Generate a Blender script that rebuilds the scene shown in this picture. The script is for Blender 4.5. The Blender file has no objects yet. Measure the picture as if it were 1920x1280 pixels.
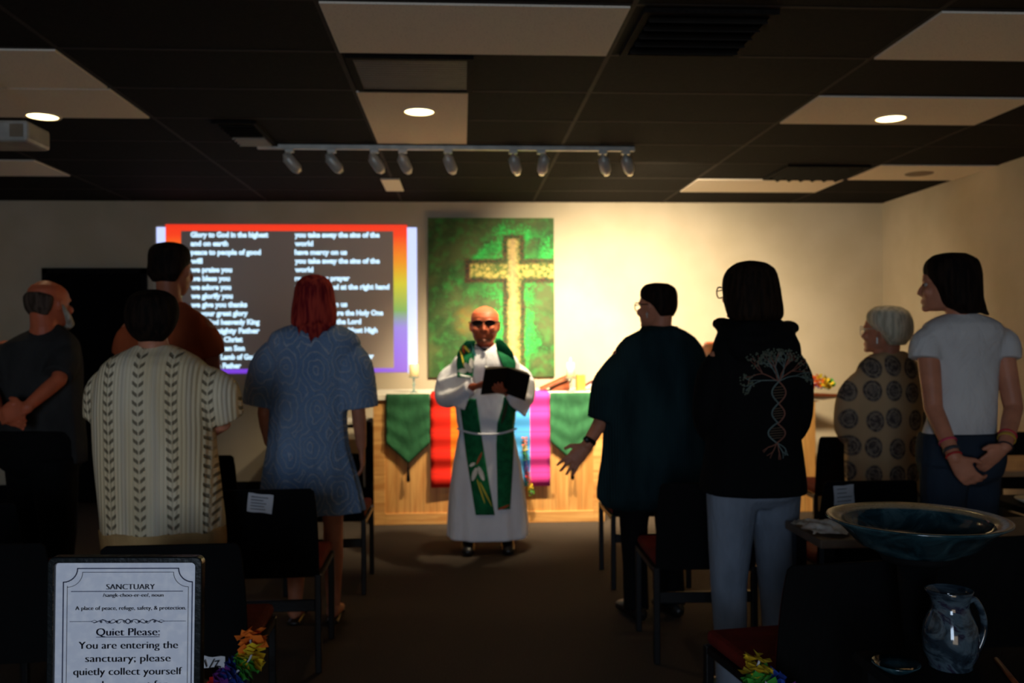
import bpy, bmesh, math, random
from mathutils import Vector, Matrix
from mathutils.bvhtree import BVHTree
random.seed(7)
PI = math.pi
sc = bpy.context.scene
COL = sc.collection
V = Vector
# ------------------------------------------------------------------ camera
F = 1680.0
YAW, ROLL = math.radians(3.24), -0.0056
CAM = V((0, 0, 1.44))
RM = Matrix.Rotation(-YAW, 3, 'Z') @ Matrix.Rotation(PI/2, 3, 'X') @ Matrix.Rotation(ROLL, 3, 'Z')
cd = bpy.data.cameras.new('camera'); cam = bpy.data.objects.new('camera', cd); COL.objects.link(cam)
cam.matrix_world = Matrix.Translation(CAM) @ RM.to_4x4()
cd.sensor_width = 36; cd.lens = F/1920*36; cd.clip_end = 60
cd.dof.use_dof = True; cd.dof.focus_distance = 1.62; cd.dof.aperture_fstop = 5.0; cd.dof.aperture_blades = 0
sc.camera = cam
def ray(px, py):
    return RM @ V(((px-960)/F, -(py-640)/F, -1))
def W(px, py, Y):
    r = ray(px, py); return CAM + r*(Y/r.y)
def WZ(px, py, Z):
    r = ray(px, py); return CAM + r*((Z-CAM.z)/r.z)
def sm(a, b, x):
    t = max(0, min(1, (x-a)/(b-a))); return t*t*(3-2*t)
# ------------------------------------------------------------------ colour + node helpers
def c(r, g, b):
    f = lambda v: (v/255/12.92) if v/255 <= .04045 else ((v/255+.055)/1.055)**2.4
    return (f(r), f(g), f(b), 1)
class E:
    def __init__(s, g, k): s.g, s.k = g, k
    def __add__(s, o): return s.g.m('ADD', s, o)
    __radd__ = __add__
    def __sub__(s, o): return s.g.m('SUBTRACT', s, o)
    def __rsub__(s, o): return s.g.m('SUBTRACT', o, s)
    def __mul__(s, o): return s.g.m('MULTIPLY', s, o)
    __rmul__ = __mul__
    def __truediv__(s, o): return s.g.m('DIVIDE', s, o)
class G:
    def __init__(s, name, rough=.6, base=(.5,.5,.5,1), metal=0, emit=None, es=0, spec=.5):
        s.mat = bpy.data.materials.new(name); s.mat.use_nodes = True
        s.nt = s.mat.node_tree; s.b = s.nt.nodes['Principled BSDF']
        s.b.inputs['Roughness'].default_value = rough
        s.b.inputs['Base Color'].default_value = base
        s.b.inputs['Metallic'].default_value = metal
        s.b.inputs['Specular IOR Level'].default_value = spec
        if emit:
            s.b.inputs['Emission Color'].default_value = emit
            s.b.inputs['Emission Strength'].default_value = es
        s.tc = s.nt.nodes.new('ShaderNodeTexCoord')
    def setin(s, sock, v):
        if isinstance(v, E): s.nt.links.new(v.k, sock)
        else: sock.default_value = v
    def m(s, op, *a):
        n = s.nt.nodes.new('ShaderNodeMath'); n.operation = op
        for i, x in enumerate(a): s.setin(n.inputs[i], x)
        return E(s, n.outputs[0])
    def co(s, kind='Object'): return E(s, s.tc.outputs[kind])
    def xyz(s, v=None):
        n = s.nt.nodes.new('ShaderNodeSeparateXYZ'); s.setin(n.inputs[0], v or s.co())
        return [E(s, n.outputs[i]) for i in range(3)]
    def vec(s, x, y, z):
        n = s.nt.nodes.new('ShaderNodeCombineXYZ')
        for i, q in enumerate((x, y, z)): s.setin(n.inputs[i], q)
        return E(s, n.outputs[0])
    def scale(s, v, sx, sy, sz):
        n = s.nt.nodes.new('ShaderNodeVectorMath'); n.operation = 'MULTIPLY'
        s.setin(n.inputs[0], v); n.inputs[1].default_value = (sx, sy, sz)
        return E(s, n.outputs[0])
    def noise(s, v, sc_, det=3, rough=.5, dist=0):
        n = s.nt.nodes.new('ShaderNodeTexNoise'); s.setin(n.inputs['Vector'], v)
        n.inputs['Scale'].default_value = sc_; n.inputs['Detail'].default_value = det
        n.inputs['Roughness'].default_value = rough; n.inputs['Distortion'].default_value = dist
        return E(s, n.outputs[0])
    def voro(s, v, sc_, rnd=1, feat='F1', out='Distance'):
        n = s.nt.nodes.new('ShaderNodeTexVoronoi'); s.setin(n.inputs['Vector'], v); n.feature = feat
        n.inputs['Scale'].default_value = sc_; n.inputs['Randomness'].default_value = rnd
        return E(s, n.outputs[out])
    def ss(s, x, a, b, lo=0, hi=1):
        n = s.nt.nodes.new('ShaderNodeMapRange'); n.interpolation_type = 'SMOOTHSTEP'
        s.setin(n.inputs[0], x)
        for i, q in enumerate((a, b, lo, hi)): n.inputs[i+1].default_value = q
        return E(s, n.outputs[0])
    def mix(s, f, a, b):
        n = s.nt.nodes.new('ShaderNodeMix'); n.data_type = 'RGBA'
        s.setin(n.inputs[0], f); s.setin(n.inputs[6], a); s.setin(n.inputs[7], b)
        return E(s, n.outputs[2])
    def ramp(s, x, stops):
        n = s.nt.nodes.new('ShaderNodeValToRGB'); s.setin(n.inputs[0], x)
        cr = n.color_ramp
        while len(cr.elements) < len(stops): cr.elements.new(.5)
        for e, (p, col) in zip(cr.elements, stops): e.position = p; e.color = col
        return E(s, n.outputs[0])
    def color(s, v): s.setin(s.b.inputs['Base Color'], v); return s
    def emis(s, v, st): s.setin(s.b.inputs['Emission Color'], v); s.setin(s.b.inputs['Emission Strength'], st); return s
    def bump(s, h, strength=.3, dist=.01):
        n = s.nt.nodes.new('ShaderNodeBump'); n.inputs['Strength'].default_value = strength
        n.inputs['Distance'].default_value = dist; s.setin(n.inputs['Height'], h)
        s.nt.links.new(n.outputs[0], s.b.inputs['Normal']); return s
def plain(name, col, rough=.6, metal=0, var=.15, scale=12, bump=.15, spec=.5):
    g = G(name, rough, col, metal, spec=spec)
    n = g.noise(g.co(), scale, 4)
    dark = tuple(v*(1-var) for v in col[:3])+(1,); lite = tuple(min(1, v*(1+var)) for v in col[:3])+(1,)
    g.color(g.mix(g.ss(n, .3, .7), dark, lite))
    if bump: g.bump(g.noise(g.co(), scale*8, 3), bump, .004)
    return g.mat
def glow(name, col, st):
    return G(name, .6, col, 0, col, st).mat
def cloth(name, col, var=.18, rough=.9, weave=500):
    g = G(name, rough, col, spec=.15)
    n = g.noise(g.scale(g.co(), 1, 1, .5), 9, 4)
    g.color(g.mix(g.ss(n, .3, .7), tuple(v*(1-var) for v in col[:3])+(1,), tuple(v*(1+var) for v in col[:3])+(1,)))
    g.bump(g.noise(g.scale(g.co(), 1, 1, .35), 16, 4, .6, .6), .45, .02)
    return g.mat
def wood(name, a, b, axis='z', sc_=6, rough=.5, plank=None):
    g = G(name, rough)
    x, y, z = g.xyz()
    st = {'z': (1, 1, .08), 'x': (.08, 1, 1)}[axis]
    n = g.noise(g.scale(g.co(), *st), sc_*3, 5, .6, 1.2)
    col = g.mix(g.ss(n, .3, .7), a, b)
    kn = g.voro(g.scale(g.co(), 1, .3, .6), 4.5)
    col = g.mix(g.ss(kn, .03, .10, .75, 0), col, tuple(v*.35 for v in a[:3])+(1,))
    if plank:
        fr = g.m('FRACT', (x if axis == 'z' else z)/plank)
        col = g.mix(g.ss(g.m('ABSOLUTE', fr-.5), .46, .5, 0, .65), col, tuple(v*.3 for v in a[:3])+(1,))
    g.color(col); return g.mat
def hairmat(name, a, b, rough=.75):
    g = G(name, rough, a, spec=.08)
    n = g.noise(g.scale(g.co(), 1, 1, .12), 60, 3)
    g.color(g.mix(g.ss(n, .35, .65), a, b)); g.bump(n, .6, .01); return g.mat
# ------------------------------------------------------------------ object helpers
def link(name, me, mats, parent=None, smooth=False, loc=None):
    o = bpy.data.objects.new(name, me); COL.objects.link(o)
    for m in (mats if isinstance(mats, (list, tuple)) else [mats]): me.materials.append(m)
    if parent: o.parent = parent
    if loc is not None: o.location = loc
    if smooth: me.polygons.foreach_set('use_smooth', [True]*len(me.polygons))
    return o
def obj(name, bm, mats, parent=None, smooth=False, loc=None, bevel=0):
    bmesh.ops.recalc_face_normals(bm, faces=bm.faces)
    me = bpy.data.meshes.new(name); bm.to_mesh(me); bm.free()
    o = link(name, me, mats, parent, smooth, loc)
    if bevel:
        b = o.modifiers.new('bevel', 'BEVEL'); b.width = bevel; b.segments = 2; b.limit_method = 'ANGLE'
    return o
def tag(o, label=None, cat=None, group=None, kind=None):
    if label: o['label'] = label
    if cat: o['category'] = cat
    if group: o['group'] = group
    if kind: o['kind'] = kind
    return o
def thing(name, label, cat, loc=(0,0,0), rot=(0,0,0), group=None):
    o = bpy.data.objects.new(name, None); COL.objects.link(o); o.location = loc; o.rotation_euler = rot
    o.empty_display_size = .05
    return tag(o, label, cat, group)
def struct(o): o['kind'] = 'structure'; return o
def NB(): return bmesh.new()
def box(bm, lo, hi, M=None, mi=0):
    lo, hi = V(lo), V(hi)
    vs = [bm.verts.new((x, y, z)) for x in (lo.x, hi.x) for y in (lo.y, hi.y) for z in (lo.z, hi.z)]
    for f in ((0,1,3,2),(4,6,7,5),(0,4,5,1),(2,3,7,6),(0,2,6,4),(1,5,7,3)):
        fc = bm.faces.new([vs[i] for i in f]); fc.material_index = mi
    if M is not None:
        for v in vs: v.co = M @ v.co
    return vs
def loft(bm, rings, cap=True, mi=0):
    R = [[bm.verts.new(p) for p in r] for r in rings]
    n = len(R[0])
    for a, b in zip(R, R[1:]):
        for i in range(n):
            f = bm.faces.new((a[i], a[(i+1) % n], b[(i+1) % n], b[i])); f.material_index = mi
    if cap:
        bm.faces.new(R[0][::-1]).material_index = mi; bm.faces.new(R[-1]).material_index = mi
    return R
def tube(bm, pts, rad, seg=12, flat=None, round_=True, mi=0):
    """rad: one radius per point, or (ru, rv) pairs with flat = the u direction"""
    pts = [V(p) for p in pts]; n = len(pts)
    if not isinstance(rad, (list, tuple)): rad = [rad]*n
    rad = [r if isinstance(r, (list, tuple)) else (r, r) for r in rad]
    tang = []
    for i in range(n):
        a = pts[max(0, i-1)]; b = pts[min(n-1, i+1)]; tang.append((b-a).normalized())
    u = V(flat) if flat is not None else (V((0,0,1)) if abs(tang[0].z) < .9 else V((1,0,0)))
    rings = []
    def ring(p, t, u, r, k=1):
        u = (u - t*u.dot(t)).normalized(); v = t.cross(u)
        return [p + u*math.cos(2*PI*j/seg)*r[0]*k + v*math.sin(2*PI*j/seg)*r[1]*k for j in range(seg)], u
    if round_:
        e = min(rad[0])
        rr, _ = ring(pts[0]-tang[0]*e*.85, tang[0], u, rad[0], .45); rings.append(rr)
    for i in range(n):
        rr, u2 = ring(pts[i], tang[i], u, rad[i]); rings.append(rr)
        if flat is None: u = u2
    if round_:
        e = min(rad[-1])
        rr, _ = ring(pts[-1]+tang[-1]*e*.85, tang[-1], u, rad[-1], .45); rings.append(rr)
    loft(bm, rings, mi=mi)
def bez(pts, k=6):
    """Catmull-Rom resample"""
    P = [V(p) for p in pts]; P = [P[0]*2-P[1]] + P + [P[-1]*2-P[-2]]
    out = []
    for i in range(1, len(P)-2):
        for j in range(k):
            t = j/k
            out.append(.5*((2*P[i]) + (-P[i-1]+P[i+1])*t + (2*P[i-1]-5*P[i]+4*P[i+1]-P[i+2])*t*t + (-P[i-1]+3*P[i]-3*P[i+1]+P[i+2])*t**3))
    out.append(P[-2]); return out
def ball(bm, ctr, r, M=None, seg=16):
    r = V(r) if not isinstance(r, (int, float)) else V((r, r, r)); ctr = V(ctr)
    rings = []
    for i in range(1, 10):
        a = PI*i/10
        rings.append([V((math.cos(2*PI*j/seg)*math.sin(a)*r.x, math.sin(2*PI*j/seg)*math.sin(a)*r.y, -math.cos(a)*r.z)) for j in range(seg)])
    rings = [[(M @ p if M else p)+ctr for p in q] for q in rings]
    loft(bm, rings)
def lathe(bm, prof, seg=40, ctr=(0,0,0), mi=0, cap=True):
    ctr = V(ctr)
    loft(bm, [[ctr+V((r*math.cos(2*PI*j/seg), r*math.sin(2*PI*j/seg), z)) for j in range(seg)] for r, z in prof], cap=cap, mi=mi)
def remesh(bm, voxel=.008, smooth=2):
    bmesh.ops.recalc_face_normals(bm, faces=bm.faces)
    me = bpy.data.meshes.new('tmp'); bm.to_mesh(me); bm.free()
    o = bpy.data.objects.new('tmp', me); COL.objects.link(o)
    r = o.modifiers.new('r', 'REMESH'); r.mode = 'VOXEL'; r.voxel_size = voxel; r.adaptivity = 0
    if smooth:
        s = o.modifiers.new('s', 'SMOOTH'); s.factor = .6; s.iterations = smooth
    dg = bpy.context.evaluated_depsgraph_get(); dg.update()
    out = bpy.data.meshes.new_from_object(o.evaluated_get(dg)); 
    bpy.data.objects.remove(o); bpy.data.meshes.remove(me)
    return out
def text_mesh(body, width, height_em, bold=0., stress=0., align='LEFT'):
    """text as a flat bmesh in the XZ plane (front towards -Y), scaled to the given width; stress thickens the uprights"""
    cu = bpy.data.curves.new('t', 'FONT'); cu.body = body; cu.size = 1; cu.offset = bold; cu.resolution_u = 3
    o = bpy.data.objects.new('t', cu); COL.objects.link(o)
    dg = bpy.context.evaluated_depsgraph_get(); dg.update()
    me = bpy.data.meshes.new_from_object(o.evaluated_get(dg))
    bpy.data.objects.remove(o); bpy.data.curves.remove(cu)
    xs = [v.co.x for v in me.vertices]; x0, x1 = min(xs), max(xs)
    sx = width/(x1-x0); sz = height_em
    bm = NB()
    steps = [0] if not stress else [-1, -.33, .33, 1]
    for s in steps:
        vs = [bm.verts.new(((v.co.x-x0)*sx + s*stress - (width/2 if align == 'CENTER' else 0), 0, v.co.y*sz)) for v in me.vertices]
        for p in me.polygons:
            try: bm.faces.new([vs[i] for i in p.vertices])
            except ValueError: pass
    bpy.data.meshes.remove(me)
    return bm
def objflat(name, bm, mat, parent, loc=(0,0,0)):
    me = bpy.data.meshes.new(name); bm.to_mesh(me); bm.free(); return link(name, me, mat, parent, loc=loc)
# ------------------------------------------------------------------ materials
M = {}
def wallmat(name):
    g = G(name, .85, c(222, 208, 182), spec=.2)
    n = g.noise(g.co(), 2.5, 3)
    g.color(g.mix(g.ss(n, .3, .7), c(196, 182, 156), c(206, 192, 168)))
    g.bump(g.noise(g.co(), 45, 4, .6), .25, .006); return g.mat
M['wall'] = wallmat('painted plaster')
g = G('dark ceiling tile', .9, spec=.1)
g.color(g.mix(g.ss(g.noise(g.co(), 60, 3), .35, .7), c(21, 18, 16), c(29, 25, 22))); g.bump(g.noise(g.co(), 120, 3), .4, .004); M['ceil'] = g.mat
M['grid'] = plain('painted grid metal', c(46, 40, 35), .8, spec=.2)
g = G('white ceiling tile', .9, spec=.15)
g.color(g.mix(g.ss(g.voro(g.co(), 90), .1, .35), c(214, 198, 178), c(238, 224, 204))); g.bump(g.noise(g.co(), 150, 2), .3, .004); M['tile'] = g.mat
g = G('dark carpet', .95, spec=.05)
g.color(g.mix(g.ss(g.noise(g.co(), 220, 3, .7), .35, .65), c(58, 50, 44), c(92, 82, 72))); g.bump(g.noise(g.co(), 260, 2), .6, .006); M['carpet'] = g.mat
M['black'] = plain('black paint', c(10, 10, 11), .85, spec=.15)
M['blackmetal'] = plain('black metal', c(18, 19, 22), .38, .3)
M['door'] = plain('dark door paint', c(6, 6, 7), .9, spec=.1)
M['blackfab'] = cloth('black fabric', c(8, 8, 9))
M['redfab'] = cloth('rust red upholstery', c(104, 28, 20))
M['silver'] = plain('brushed light metal', c(196, 194, 184), .4, .3)
M['gold'] = plain('gold trim', c(190, 150, 80), .3, .8)
M['pine'] = wood('pine board', c(196, 132, 66), c(226, 170, 98), 'z', 5, .5, .105)
M['pinex'] = wood('pine rail', c(196, 132, 66), c(230, 176, 104), 'x', 5, .5)
M['darkwood'] = wood('red brown wood', c(96, 42, 18), c(150, 74, 34), 'x', 5, .45)
M['amber'] = wood('amber wood', c(196, 120, 40), c(224, 160, 70), 'z', 5, .4)
M['paper'] = plain('white paper', c(205, 208, 215), .8, var=.04)
M['cream'] = cloth('ivory altar linen', c(232, 222, 200), .05)
M['wax'] = G('candle wax', .4, c(240, 220, 170), 0, c(255, 210, 130), .35).mat
M['flame'] = glow('candle flame', c(255, 225, 160), 12)
g = G('clear blue glass', .08, c(190, 225, 220)); g.b.inputs['Transmission Weight'].default_value = .8; M['glass'] = g.mat
# ================================================================== ROOM
XL, XR, YB, YF, H = -4.28, 4.02, 8.35, -4.0, 2.74
def slab(name, lo, hi, m):
    bm = NB(); box(bm, lo, hi); return struct(obj(name, bm, m))
slab('floor', (XL-.1, YF-.1, -.1), (XR+.1, YB+.1, 0), M['carpet'])
slab('ceiling', (XL-.1, YF-.1, H), (XR+.1, YB+.1, H+.1), M['ceil'])
slab('wall_front', (XL-.1, YB, 0), (XR+.1, YB+.1, H), M['wall'])
slab('wall_left', (XL-.1, YF, 0), (XL, YB, H), M['wall'])
slab('wall_right', (XR, YF, 0), (XR+.1, YB, H), M['wall'])
slab('wall_rear', (XL-.1, YF-.1, 0), (XR+.1, YF, H), M['wall'])
slab('baseboard_front', (XL, YB-.015, 0), (XR, YB, .17), M['black'])
slab('baseboard_left', (XL, YF, 0), (XL+.015, YB-.015, .17), M['black'])
slab('baseboard_right', (XR-.015, YF, 0), (XR, YB-.015, .17), M['black'])
# grid of the dropped ceiling
GX0, GY0 = -.546, 4.04
bm = NB()
k = math.ceil((XL-GX0)/1.22)
while GX0+k*1.22 < XR:
    x = GX0+k*1.22; box(bm, (x-.009, YF, H-.002), (x+.012, YB, H)); k += 1
k = math.ceil((YF-GY0)/.61)
while GY0+k*.61 < YB:
    y = GY0+k*.61; box(bm, (XL, y-.009, H-.0025), (XR, y+.012, H)); k += 1
struct(obj('trim_1', bm, M['grid']))
# dark door on the front wall
d0 = W(82, 503, YB); d1 = W(277, 503, YB)
bm = NB(); box(bm, (d0.x+.05, YB-.035, 0), (d1.x-.05, YB-.001, d0.z-.05)); dr = struct(obj('door_1', bm, M['door'], bevel=.004))
bm = NB()
box(bm, (d0.x, YB-.045, 0), (d0.x+.05, YB-.001, d0.z)); box(bm, (d1.x-.05, YB-.045, 0), (d1.x, YB-.001, d0.z)); box(bm, (d0.x, YB-.045, d0.z-.05), (d1.x, YB-.001, d0.z))
obj('door_frame', bm, M['black'], dr)
bm = NB(); tube(bm, [(d1.x-.12, YB-.035, 1.0), (d1.x-.12, YB-.08, 1.0), (d1.x-.22, YB-.08, 1.0)], .011)
obj('door_handle', bm, M['blackmetal'], dr, True)
# white tiles of the ceiling
def tile(x0, x1, y0, y1, label, speaker=False):
    cx, cy = (x0+x1)/2, (y0+y1)/2
    bm = NB(); box(bm, (x0-cx+.012, y0-cy+.012, -.011), (x1-cx-.012, y1-cy-.012, -.0005))
    o = obj('ceiling_tile', bm, M['tile'], loc=(cx, cy, H), bevel=.002)
    tag(o, label, 'ceiling tile', 'white ceiling tiles')
    if speaker:
        bm = NB(); lathe(bm, [(.001, -.016), (.1, -.016), (.105, -.012), (.105, -.011)])
        obj('speaker_grille', bm, M['spk'], o)
    return o
M['spk'] = plain('grey perforated grille', c(130, 112, 90), .7)
r = lambda k: GY0+k*.61
q = lambda k: GX0+k*1.22
tile(q(0), q(1), r(-1), r(0), 'large white ceiling tile at the top centre with no lamp in it')
tile(q(0), q(0)+.60, r(1), r(3), 'white ceiling tile holding the middle round lamp above the track lights')
tile(q(-2), q(-1), r(0), r(1), 'plain white ceiling tile at far left directly nearer than the lit one')
tile(q(-2), q(-1), r(1), r(2), 'white ceiling tile at far left holding the left round lamp')
tile(q(-3), q(-2), r(4), r(5), 'white ceiling tile near the left wall beyond the projector', True)
tile(q(2), q(3), r(-1), r(0), 'plain white ceiling tile at the top right corner of the view')
tile(q(2), q(3), r(1), r(2), 'white ceiling tile on the right holding the right round lamp')
tile(q(2), q(3), r(5), r(6), 'white ceiling tile at right closest to the front wall')
tile(q(3), XR-.002, r(4), r(5), 'white ceiling tile touching the right wall with a round speaker grille', True)
# small pale ceiling pieces
a, b = WZ(720, 333, H), WZ(752, 357, H)
bm = NB(); box(bm, (-.075, -.27, -.014), (.075, .27, 0)); o = obj('emergency_light_panel', bm, M['tile'], loc=((WZ(736, 345, H)).x, WZ(736, 345, H).y, H-.001), bevel=.004)
tag(o, 'small pale rectangular ceiling panel between the track lights and the front wall', 'ceiling panel')
def vent(name, label, x0, x1, y0, y1, n, mf, ms, along='x', depth=.03, shade_frac=0):
    t = thing(name, label, 'ceiling vent', ((x0+x1)/2, (y0+y1)/2, H))
    w, l = (x1-x0)/2, (y1-y0)/2
    bm = NB()
    for lo, hi in (((-w, -l), (w, -l+.03)), ((-w, l-.03), (w, l)), ((-w, -l+.03), (-w+.03, l-.03)), ((w-.03, -l+.03), (w, l-.03))):
        box(bm, (*lo, -.02), (*hi, -.001))
    obj('vent_frame', bm, mf, t)
    bm = NB()
    box(bm, (-w+.03, -l+.03, -.004), (w-.03, l-.03, -.002)); obj('backing', bm, ms if n > 12 else M['black'], t)
    for i in range(n):
        u = -1 + 2*(i+.5)/n
        bm = NB()
        if along == 'x':
            Mx = Matrix.Translation((0, u*(l-.03), -.014)) @ Matrix.Rotation(.05 if n > 12 else .7, 4, 'X'); box(bm, (-w+.03, -(l-.03)/n*.8, -.001), (w-.03, (l-.03)/n*.8, .001), Mx)
        else:
            Mx = Matrix.Translation((u*(w-.03), 0, -.014)) @ Matrix.Rotation(.7, 4, 'Y'); box(bm, (-(w-.03)/n*.8, -l+.03, -.001), ((w-.03)/n*.8, l-.03, .001), Mx)
        obj('slat', bm, ms if i >= n*shade_frac else M['ventdark'], t)  # dark slats paint the unlit part of a register into its colour
M['ventdark'] = plain('dark vent metal', c(46, 40, 34), .6, .1)
M['ventmid'] = plain('brown perforated metal', c(52, 44, 37), .6, .1)
vent('ceiling_vent', 'large dark louvred air vent right of the big white tile', .72, 1.26, r(-1)+.03, r(0)-.03, 5, M['ceil'], M['ventdark'])
vent('ceiling_vent', 'dark brown perforated return grille just beyond the big white tile', q(0)+.03, q(0)+.61, r(0)+.03, r(1)-.03, 14, M['ceil'], M['ventmid'])
vent('ceiling_vent', 'black ceiling diffuser beside the tile with the speaker grille', 2.42, 3.05, r(4)+.02, r(5)-.03, 6, M['black'], M['black'], 'y')
a = WZ(470, 253, H)
vent('ceiling_vent', 'pale slatted air register above the left end of the track lights', a.x-.14, a.x+.12, a.y-.38, a.y+.26, 9, M['ceil'], M['tile'], shade_frac=.5)
# recessed round lamps
M['lampglow'] = glow('warm lamp glow', c(255, 226, 160), 7); M['spotglow'] = glow('spotlight glow', c(255, 220, 150), 1.2)
for (px, py, lab) in ((80, 214, 'glowing round recessed lamp at far left of the ceiling'), (786, 205, 'glowing round recessed lamp in the middle of the ceiling'), (1670, 218, 'glowing round recessed lamp on the right of the ceiling')):
    p = WZ(px, py, H)
    t = thing('ceiling_lamp', lab, 'ceiling lamp', (p.x, p.y, H-.011), group='round recessed ceiling lamps')
    bm = NB(); lathe(bm, [(.082, 0), (.082, -.006), (.098, -.004), (.1, 0)], 32, cap=False); obj('trim_ring', bm, M['tile'], t, True)
    bm = NB(); lathe(bm, [(.001, -.004), (.05, -.0045), (.08, -.003), (.082, -.001)], 32); obj('lens', bm, M['lampglow'], t, True)
# ------------------------------------------------------------------ track with spotlights
TY = WZ(840, 272, H).y
tl, tr_ = WZ(485, 272, H), WZ(1190, 274, H)
bm = NB(); box(bm, (tl.x, TY-.016, -.034), (tr_.x, TY+.016, -.003)); track = tag(obj('track_rail', bm, M['silver'], loc=(0, 0, H), bevel=.004), 'long pale metal track rail running across the dark ceiling', 'light track')
def track_head(px, yaw, tilt, lab, lit):
    p = W(px, 281, TY)
    t = thing('track_spotlight', lab, 'spotlight', (p.x, TY, H-.034), group='spotlights on the ceiling track')
    bm = NB(); box(bm, (-.028, -.018, -.022), (.028, .018, 0)); obj('adapter', bm, M['silver'], t, bevel=.003)
    bm = NB(); tube(bm, [(0, 0, -.02), (0, 0, -.065)], .010); obj('stem', bm, M['silver'], t, True)
    d = V((math.sin(yaw)*math.cos(tilt), math.cos(yaw)*math.cos(tilt), -math.sin(tilt)))
    bm = NB(); c0 = V((0.012, 0, -.088))
    tube(bm, [c0-d*.055, c0-d*.04, c0+d*.035, c0+d*.055], [.022, .036, .036, .033], 20)
    h = obj('housing', bm, M['silver'], t, True)
    bm = NB(); tube(bm, [c0+d*.062, c0+d*.0835], [.020, .018], 16, round_=False)
    obj('bulb', bm, M['spotglow'] if lit else M['spkd'], h)
    return V((p.x, TY, H-.034))+c0+d*.11, d
M['spkd'] = plain('grey lamp glass', c(90, 88, 80), .3)
names = ['first from the left', 'second from the left', 'third from the left', 'fourth from the left', 'fifth, in the middle below the lit tile', 'sixth, right of the middle gap', 'seventh, close beside the sixth', 'eighth, left of the last one', 'ninth, at the right end']
HEADS = []
for i, (px, yw) in enumerate(((543, .9), (622, .9), (702, .7), (755, .5), (840, .45), (962, .35), (1015, -.1), (1130, .4), (1173, .5))):
    HEADS.append(track_head(px, yw, .75, 'pale metal track spotlight, ' + names[i], i in (5, 6, 7, 8)))
# ------------------------------------------------------------------ projector
p = W(30, 255, 4.4)
t = thing('projector', 'white ceiling projector with a small blue light at the left edge', 'projector', (p.x, p.y, p.z))
M['projw'] = plain('white projector plastic', c(170, 165, 155), .45)
bm = NB(); box(bm, (-.16, -.12, -.05), (.11, .12, .05)); bd = obj('body', bm, M['projw'], t, bevel=.018)
bm = NB(); tube(bm, [(-.06, .115, 0), (-.06, .15, 0)], .035, 20, round_=False); obj('lens', bm, M['spkd'], t, True)
bm = NB(); box(bm, (.03, -.124, -.03), (.09, -.119, .03)); obj('grille', bm, M['spk'], t)
bm = NB(); ball(bm, (-.05, -.122, -.012), (.012, .004, .007)); obj('indicator_light', bm, glow('blue led', c(60, 90, 255), 3), t)
bm = NB(); tube(bm, [(-.13, 0, .05), (-.13, 0, H-.012-p.z)], .015, round_=False); lathe(bm, [(.04, H-.013-p.z), (.04, H-.002-p.z)], 20, (-.13, 0, 0)); obj('ceiling_mount', bm, M['projw'], t)
# ================================================================== PROJECTED SLIDE
SY = YB-.006
def flatrect(bm, x0, x1, z0, z1, y=0):
    vs = [bm.verts.new(p) for p in ((x0, y, z0), (x1, y, z0), (x1, y, z1), (x0, y, z1))]; bm.faces.new(vs)
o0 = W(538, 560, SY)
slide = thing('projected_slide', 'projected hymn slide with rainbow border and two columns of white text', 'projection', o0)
def SL(px, py): v = W(px, py, SY)-o0; return v.x, v.z
def SR(px0, px1, py0, py1):
    # measured along the middle row / column so that the sheet stays square on the wall
    return SL(px0, 560)[0], SL(px1, 560)[0], SL(538, py1)[1], SL(538, py0)[1]
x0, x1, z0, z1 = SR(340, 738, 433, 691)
g = G('slide background', .85, c(200, 186, 170)); g.emis(c(120, 112, 122), .10)  # emission paints the projector's faint black-level light on the wall
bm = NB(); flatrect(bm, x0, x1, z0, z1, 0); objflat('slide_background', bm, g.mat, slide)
X0, X1, Z0, Z1 = SR(311, 764, 421, 699)
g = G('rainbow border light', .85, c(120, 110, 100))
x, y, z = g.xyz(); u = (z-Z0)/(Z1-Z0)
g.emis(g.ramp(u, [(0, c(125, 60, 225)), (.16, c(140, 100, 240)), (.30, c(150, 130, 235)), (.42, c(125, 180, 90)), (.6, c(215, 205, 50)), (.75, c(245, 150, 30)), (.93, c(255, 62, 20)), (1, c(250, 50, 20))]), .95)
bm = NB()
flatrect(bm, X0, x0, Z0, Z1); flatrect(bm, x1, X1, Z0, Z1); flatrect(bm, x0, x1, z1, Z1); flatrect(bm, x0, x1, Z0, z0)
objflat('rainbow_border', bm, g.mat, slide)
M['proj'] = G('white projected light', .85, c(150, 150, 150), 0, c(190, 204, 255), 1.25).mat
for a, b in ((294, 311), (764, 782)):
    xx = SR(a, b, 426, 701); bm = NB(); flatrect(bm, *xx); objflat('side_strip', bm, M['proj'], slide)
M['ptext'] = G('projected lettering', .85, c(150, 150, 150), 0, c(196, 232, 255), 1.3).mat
LT = ['Glory to God in the highest', 'and on earth', 'peace to people of good', 'will', 'we praise you', 'we bless you', 'we adore you', 'we glorify you', 'we give you thanks', 'for your great glory', 'Lord God heavenly King', 'God Almighty Father', 'Lord Jesus Christ', 'only begotten Son', 'Lord God, Lamb of God', 'Son of the Father']
LW = [145, 70, 131, 22, 77, 73, 75, 78, 105, 106, 128, 128, 96, 100, 120, 93]
RT = ['you take away the sins of the', 'world', 'have mercy on us', 'you take away the sins of the', 'world', 'receive our prayer', 'you are seated at the right hand', 'of the Father', 'have mercy on us', 'For you alone are the Holy One', 'you alone are the Lord', 'you alone are the Most High', 'Jesus Christ', 'with the Holy Spirit', 'in the glory of God the Father', 'Amen']
RW = [161, 35, 99, 161, 35, 104, 179, 70, 99, 167, 125, 156, 64, 105, 149, 30]
pm = (SL(540, 560)[0]-SL(440, 560)[0])/100
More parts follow.
